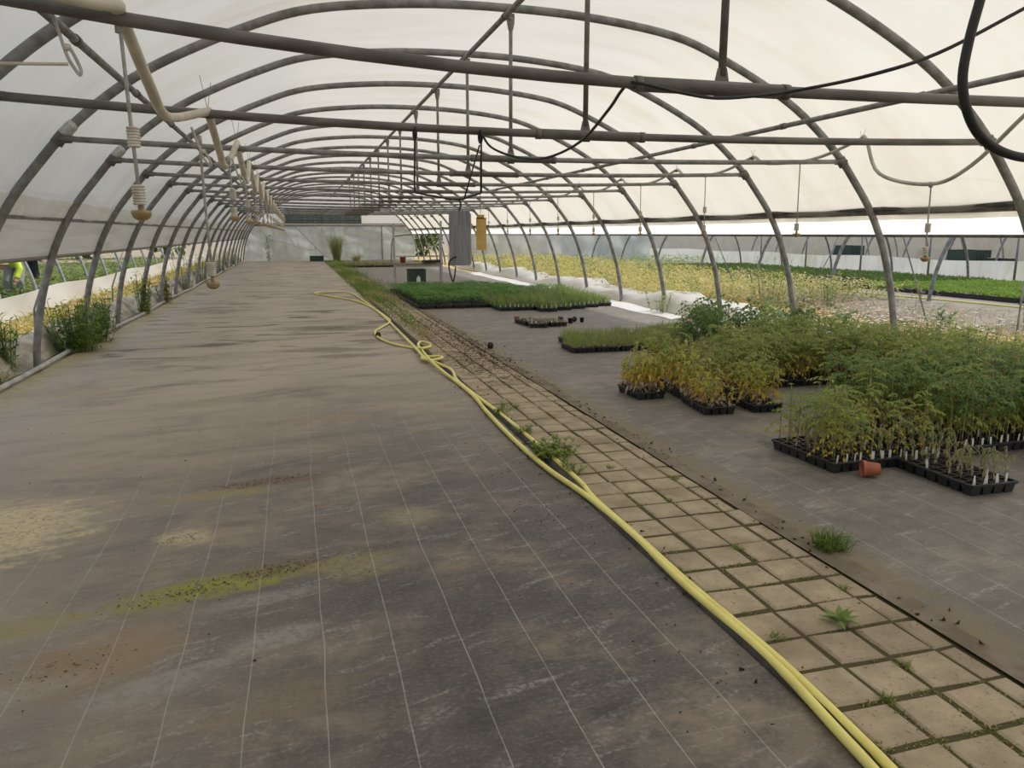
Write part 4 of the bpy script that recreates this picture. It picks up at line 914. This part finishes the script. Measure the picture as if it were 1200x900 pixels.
b=MB(); b.sheet(lambda u,v:(9.9+3.1*u,2+v*16,-.012+.10*math.sin(u*PI*.5)+.03*math.sin(v*24+u*4)*(1-u)),6,50); struct(b.build('ground_bank',M['fabric']),'grey fabric covered bank before the next tunnel')
c=MB(); c.tube(smooth([(13.95,6,.05),(13.95,12,.05),(13.6,16.2,.05),(13.1,19.2,.05),(13.4,24,.05)],8),.022,8); tag(c.build('water_hose',M['hose']),'yellow hose lying along the edge of the next tunnel','hose')
def bed(name,poly,h,n,mat,lab):
    (xa,xb,ya,yb)=poly; b=MB()
    b.box(((xa+xb)/2,(ya+yb)/2,.05),(xb-xa,yb-ya,.10),1)
    for i in range(n):
        x,y=R.uniform(xa,xb),R.uniform(ya,yb); a=R.uniform(0,6.3); t=R.uniform(.1,.9)
        b.blade((x,y,.09),(math.cos(a)*t,math.sin(a)*t,1),h*R.uniform(.6,1.1),.05,0,R.uniform(.2,.6))
    tag(b.build(name,[M[mat],M['black_plastic']]),lab,'seedling bed',kind='stuff')
bed('seedling_bed',(15.3,20.2,13.2,18.2),.14,6500,'bed_bright','bright green carpet of young seedlings in the next tunnel')
bed('seedling_bed',(15.2,20.2,18.3,24.0),.18,5500,'bed_dark','dark green carpet of seedlings behind the bright one')
bed('seedling_bed',(14.9,20.2,24.2,32.0),.16,5000,'bed_dark','far dark green seedling carpet in the next tunnel')
bed('seedling_bed',(15.1,20.0,9.6,13.0),.3,3500,'bed_dark','tall dark green seedlings at the right frame edge of the next tunnel')
crate(14.2,18.2,.001,1.6,.9,.30,M['green_plastic'],'dark mesh sided crate of plants beside the seedling beds',True)
crate(13.9,22.0,.001,.8,.5,.25,M['black_plastic'],'dark blue black crate near the third hoop of the next tunnel',True)
def skirt(x,y0,y1,z0,zt,mat,lab,name='side_skirt',amp=.04):
    b=MB(); b.sheet(lambda u,v:(x+.12*(u)+amp*math.sin(v*(y1-y0)*1.7+u*3),y0+v*(y1-y0),z0+u*(zt-z0)+.03*math.sin(v*(y1-y0)*.9)*u),4,120); return tag(b.build(name,mat),lab,'plastic skirt')
skirt(20.9,2,46,0,.66,M['dirty_white'],'white dirty plastic skirt along the far side of the next tunnel')
skirt(23.4,2,60,0,.52,M['grey_sheet'],'second white plastic skirt farther right behind the first')
skirt(-4.85,2,46,0,.47,M['white_sheet'],'white plastic skirt of the neighbour tunnel on the left',amp=.03)
skirt(33,2,70,0,.75,M['grey_sheet'],'distant pale plastic skirt far on the right')
skirt(40,0,90,0,1.3,M['grey_sheet'],'most distant pale plastic wall far on the right')
for i,y in enumerate((13,15.2,17.4,19.6,21.8,24,26.2,28.4,30.6,32.8,35,37.2)):
    o=put(nb_me,'tunnel_hoop',None,(27.9,y,0)); tag(o,'grey hoop of the farthest tunnel on the right, seen as thin legs','hoop','hoops of the farthest tunnel')
o=empty('staging_table',(24.6,22.6,0))
for x in (-.6,.6):
    for y in (-1.6,1.6): c=MB(); c.box((x,y,.23),(.06,.06,.46)); c.build('leg',M['steel_dark'],o)
c=MB(); c.box((0,0,.48),(1.4,3.6,.05)); c.build('table_top',M['steel_dark'],o); tag(o,'low staging table behind the white skirts, at the right','table')
crate(24.4,23.3,.506,.7,1.3,.40,M['green_plastic'],'dark green ribbed crate on the low staging table at the far right',True)
crate(24.4,21.9,.506,.5,.9,.12,M['black_plastic'],'flat black crate beside the ribbed crate on the staging table',True)
o=empty('staging_table',(25.5,31,0))
for x in (-.6,.6):
    for y in (-1.6,1.6): c=MB(); c.box((x,y,.23),(.06,.06,.46)); c.build('leg',M['steel_dark'],o)
c=MB(); c.box((0,0,.48),(1.4,3.6,.05)); c.build('table_top',M['steel_dark'],o); tag(o,'low staging table behind the skirts, farther to the centre','table')
crate(25.3,31,.506,.7,1.3,.45,M['green_plastic'],'dark crate on the farther staging table',True)
b=MB(); b.sheet(lambda u,v:(7.6+u*11.5,39.5+.12*math.sin(u*40+v*2)+.08*math.sin(v*9+u*13),v*1.9),70,12); tag(b.build('end_sheet',M['endfilm']),'grey murky plastic end sheet of the next tunnel','plastic sheet')
c=MB(); c.box((19.3,39,.9),(.1,.1,1.8)); 
strip('beds',14,20,33,38,1200,.4,.06,['leaf_dark','leaf_green'],'dark plants before the murky end sheet',kind='leaf',cat='plants')
def tree(x,y,h,w2,mats,lab,grp):
    o=empty('tree',(x,y,0)); c=MB(); c.tube([(0,0,0),(.1,0,h*.4),(.05,.1,h*.8)],[.18,.13,.05],8)
    for i in range(7):
        a=i*.9; c.tube([(.05,0,h*(.35+.06*i)),(math.cos(a)*w2*.6,math.sin(a)*w2*.6,h*(.5+.06*i))],[.05,.02],5)
    c.build('trunk',M['wood'],o); b=MB()
    for i in range(900):
        v=Vector((R.gauss(0,1),R.gauss(0,1),R.gauss(0,1))); v=v.normalized()*R.uniform(.45,1); p=Vector((v.x*w2,v.y*w2,max(.1,h*.5+v.z*h*.5)))
        b.leaf(p,(R.uniform(-1,1),R.uniform(-1,1),R.uniform(-1,.6)),(0,0,1),.5*R.uniform(.6,1.3),.28,R.randrange(2))
    f=b.build('foliage',[M[m] for m in mats],o); tag(o,lab,'tree',grp)
for i in range(2): tree(8.5+i*4.4,53+R.uniform(-1,1),R.uniform(4,6),1.9,['leaf_dark','leaf_green'],'dark green tree beyond the far end of the tunnels','trees beyond the far end')
for i in range(6): tree(-8-i*4.6,53+R.uniform(-1,1),R.uniform(4,6),2.0,['leaf_dark','leaf_green'],'dark green tree far behind the left neighbour tunnel','trees beyond the left tunnel')
# ------------------------------------------------------------------ neighbour tunnel on the left
for i in range(15):
    y=9.7+BAY*i
    o=put(nb_pale,'tunnel_hoop',None,(-5.25-3.91,y,0)); tag(o,'pale hoop of the left neighbour tunnel, %s from the camera'%ordn(i),'hoop','hoops of the left neighbour tunnel')
flat('ground_fabric_left',-14,-5.0,2,46,-.010,M['joint'],.02,'grey ground inside the left neighbour tunnel')
b=MB()
for (x0,x1,n,h,z) in ((-6.9,-5.3,13000,.5,0),(-10.5,-7.3,9000,.6,0)):
    for i in range(n):
        y=12+R.random()**1.2*24; x=R.uniform(x0,x1); a=R.uniform(0,6.3); z=h*R.random()*(.6+.5*math.sin(y*1.3+x))
        if x<-7.4 and y<21: continue
        b.leaf((x,y,max(.03,z)),(math.cos(a),math.sin(a),R.uniform(-.4,.8)),(0,0,1),R.uniform(.10,.2),.075,R.choice((0,1,1,2)))
tag(b.build('leafy_crop',[M['leaf_dark'],M['leaf_green'],M['leaf_wilt']]),'mass of leafy green crop plants in the left neighbour tunnel','plants',kind='stuff')
skirt(-12.5,2,46,0,1.3,M['grey_sheet'],'pale plastic wall on the far side of the left neighbour tunnel')
# ------------------------------------------------------------------ people in the left neighbour tunnel
def person(loc,rz,pose,cloth,legm,shirt_lab,hat):
    """one continuous figure grown from tapered limbs and merged into a single surface; clothing and hair are children"""
    root=empty('person',loc,rz)
    b=MB(); J=pose
    def limb(ch,rs): b.tube(smooth([J[c] for c in ch],4),[rs[0]+(rs[-1]-rs[0])*i/((len(ch)-1)*4) for i in range((len(ch)-1)*4+1)],10)
    T=lambda ch,rs:b.tube([Vector(J[c]) for c in ch],rs,12)
    T(('pelvis','waist','chest','neck','chin'),[.15,.125,.165,.06,.06])
    for s in 'lr':
        T(('hip'+s,'knee'+s,'ankle'+s),[.085,.058,.04]); b.tube([Vector(J['ankle'+s])+Vector((0,.05,.0)),Vector(J['ankle'+s])+Vector((0,-.04,-.03)),Vector(J['ankle'+s])+Vector((0,-.16,-.045))],[.04,.045,.03],8)
        T(('sh'+s,'elbow'+s,'wrist'+s),[.055,.045,.03])
        w2=Vector(J['wrist'+s]); d=(w2-Vector(J['elbow'+s])).normalized(); sd2=d.cross(Vector((0,1,0))).normalized()
        b.tube([w2,w2+d*.09],[.032,.038],8)
        for q in range(4):
            e=w2+d*.085+sd2*(-.03+.02*q); b.tube([e,e+d*.04,e+d*(.07+.01*(q in (1,2)))+Vector((0,-.015,0))],[.0095,.009,.007],6)
        b.tube([w2+d*.03+sd2*.03,w2+d*.06+sd2*.06,w2+d*.09+sd2*.065],[.011,.010,.008],6)
    hd=Vector(J['head']); n0=len(b.v); b.lathe([(0,-.12),(.05,-.11),(.072,-.06),(.08,.0),(.078,.05),(.05,.10),(0,.12)],hd,14)
    f=Vector(J['face']); b.tube([hd+f*.07+Vector((0,0,.02)),hd+f*.10-Vector((0,0,.01)),hd+f*.085-Vector((0,0,.025))],[.01,.016,.012],6)
    for s in (-1,1): b.tube([hd+Vector((s*.078,0,.02)),hd+Vector((s*.088,.01,0)),hd+Vector((s*.08,0,-.03))],[.012,.016,.01],6)
    o=b.build('body',M['skin'],root); m=o.modifiers.new('one_surface','REMESH'); m.mode='VOXEL'; m.voxel_size=.013; m.use_smooth_shade=True
    # clothing
    c=MB(); T2=lambda ch,rs:c.tube([Vector(J[k]) for k in ch],rs,14)
    T2(('pelvis','waist','chest','neck'),[.175,.155,.19,.08])
    for s in 'lr': T2(('sh'+s,'elbow'+s,'wrist'+s),[.075,.066,.055])
    jk=c.build('jacket',M[cloth],root); m=jk.modifiers.new('one_surface','REMESH'); m.mode='VOXEL'; m.voxel_size=.015; m.use_smooth_shade=True
    c=MB(); k=.62 if legm=='navy' else .93
    for s in 'lr':
        a,kn,an=Vector(J['hip'+s]),Vector(J['knee'+s]),Vector(J['ankle'+s])
        if legm=='navy': c.tube([a+Vector((0,0,.06)),a.lerp(kn,.5),a.lerp(kn,1.02)],[.12,.105,.095],12)
        else: c.tube([a+Vector((0,0,.06)),kn,kn.lerp(an,.85)],[.115,.085,.07],12)
    c.tube([Vector(J['pelvis'])-Vector((0,0,.06)),Vector(J['pelvis'])+Vector((0,0,.08))],[.15,.165],12)
    tr=c.build('shorts' if legm=='navy' else 'trousers',M[legm],root); m=tr.modifiers.new('one_surface','REMESH'); m.mode='VOXEL'; m.voxel_size=.015; m.use_smooth_shade=True
    c=MB(); c.lathe([(.088,.0),(.09,.04),(.07,.10),(0,.135)],hd+Vector((0,.008,0)),14)
    if hat: c.lathe([(.15,-.0),(.09,.03),(.088,.02)],hd,14)
    c.build('sun_hat' if hat else 'hair',M['hat' if hat else 'hair'],root)
    for s in 'lr':
        c=MB(); a=Vector(J['ankle'+s]); c.tube([a+Vector((0,.06,-.02)),a+Vector((0,-.05,-.035)),a+Vector((0,-.17,-.045))],[.05,.055,.038],8); c.build('shoe',M['navy'],root)
    tag(root,shirt_lab,'person'); return root
stand=dict(pelvis=(0,0,.95),waist=(0,0,1.1),chest=(0,.0,1.34),neck=(0,0,1.5),chin=(0,-.02,1.58),head=(0,-.02,1.66),face=(0,-1,0),hipl=(-.1,0,.9),kneel=(-.11,-.03,.5),anklel=(-.11,.02,.08),hipr=(.1,0,.9),kneer=(.13,-.05,.5),ankler=(.14,.0,.08),shl=(-.19,0,1.42),elbowl=(-.25,.02,1.14),wristl=(-.22,-.14,.95),shr=(.19,0,1.42),elbowr=(.25,.02,1.14),wristr=(.22,-.14,.95))
bend=dict(pelvis=(0,.25,.86),waist=(0,.12,.98),chest=(0,-.12,1.0),neck=(0,-.30,.97),chin=(0,-.38,.93),head=(0,-.43,.86),face=(0,-.8,-.6),hipl=(-.1,.25,.82),kneel=(-.13,.05,.46),anklel=(-.14,.12,.08),hipr=(.1,.25,.82),kneer=(.13,.05,.46),ankler=(.14,.12,.08),shl=(-.20,-.2,.98),elbowl=(-.31,-.3,.74),wristl=(-.27,-.42,.55),shr=(.20,-.2,.98),elbowr=(.31,-.3,.74),wristr=(.27,-.42,.55))
person((-5.93,20.2,0),1.9,stand,'navy','navy','person in dark shorts and dark top standing among the crop left of the first hoop',False)
person((-6.12,19.4,0),-.1,bend,'hivis','greycloth','person in a yellow jacket and pale hat bending over the crop at the left edge',True)

# ------------------------------------------------------------------ a label of its own for every tray one can point to
base={GT+' behind the bare patch':'tray of tall green yellow seedlings behind the bare patch',GT+' right of the bare patch':'tray of bushy green seedlings right of the bare patch',
 GT+' in the second row':'tray of dense green seedlings behind the front trays',GT+' in the front right rows':'tray of dark seedlings and white tags at the right edge',
 GT+' in the grassy row':'tray of short grassy seedlings in the far left block',GT+' behind the grassy row':'tray of short dry seedlings behind the grassy block',
 GT+' in the middle':'tray of thin grey green seedlings beyond the yellow ones',GT+' with tomato plants':'tray of tall leafy tomato plants by the right edge',GT+' gone dry':'tray of dried up plants before the far green block'}
for gname,txt in base.items():
    os_=[o for o in COL.objects if o.parent is None and o.get('group')==gname]; os_.sort(key=lambda o:o.location.y); rows=[]
    for o in os_:
        if rows and o.location.y-rows[-1][0].location.y<.33: rows[-1].append(o)
        else: rows.append([o])
    for ri,row in enumerate(rows):
        row.sort(key=lambda o:o.location.x)
        for ci,o in enumerate(row):
            w2=('leftmost' if ci==0 else ORD[ci]+' from left') if len(row)>1 else ''
            r2='' if len(rows)==1 else (('front','second','third','fourth','fifth')[ri]+' row')
            o['label']=', '.join([s for s in (txt,w2,r2) if s])
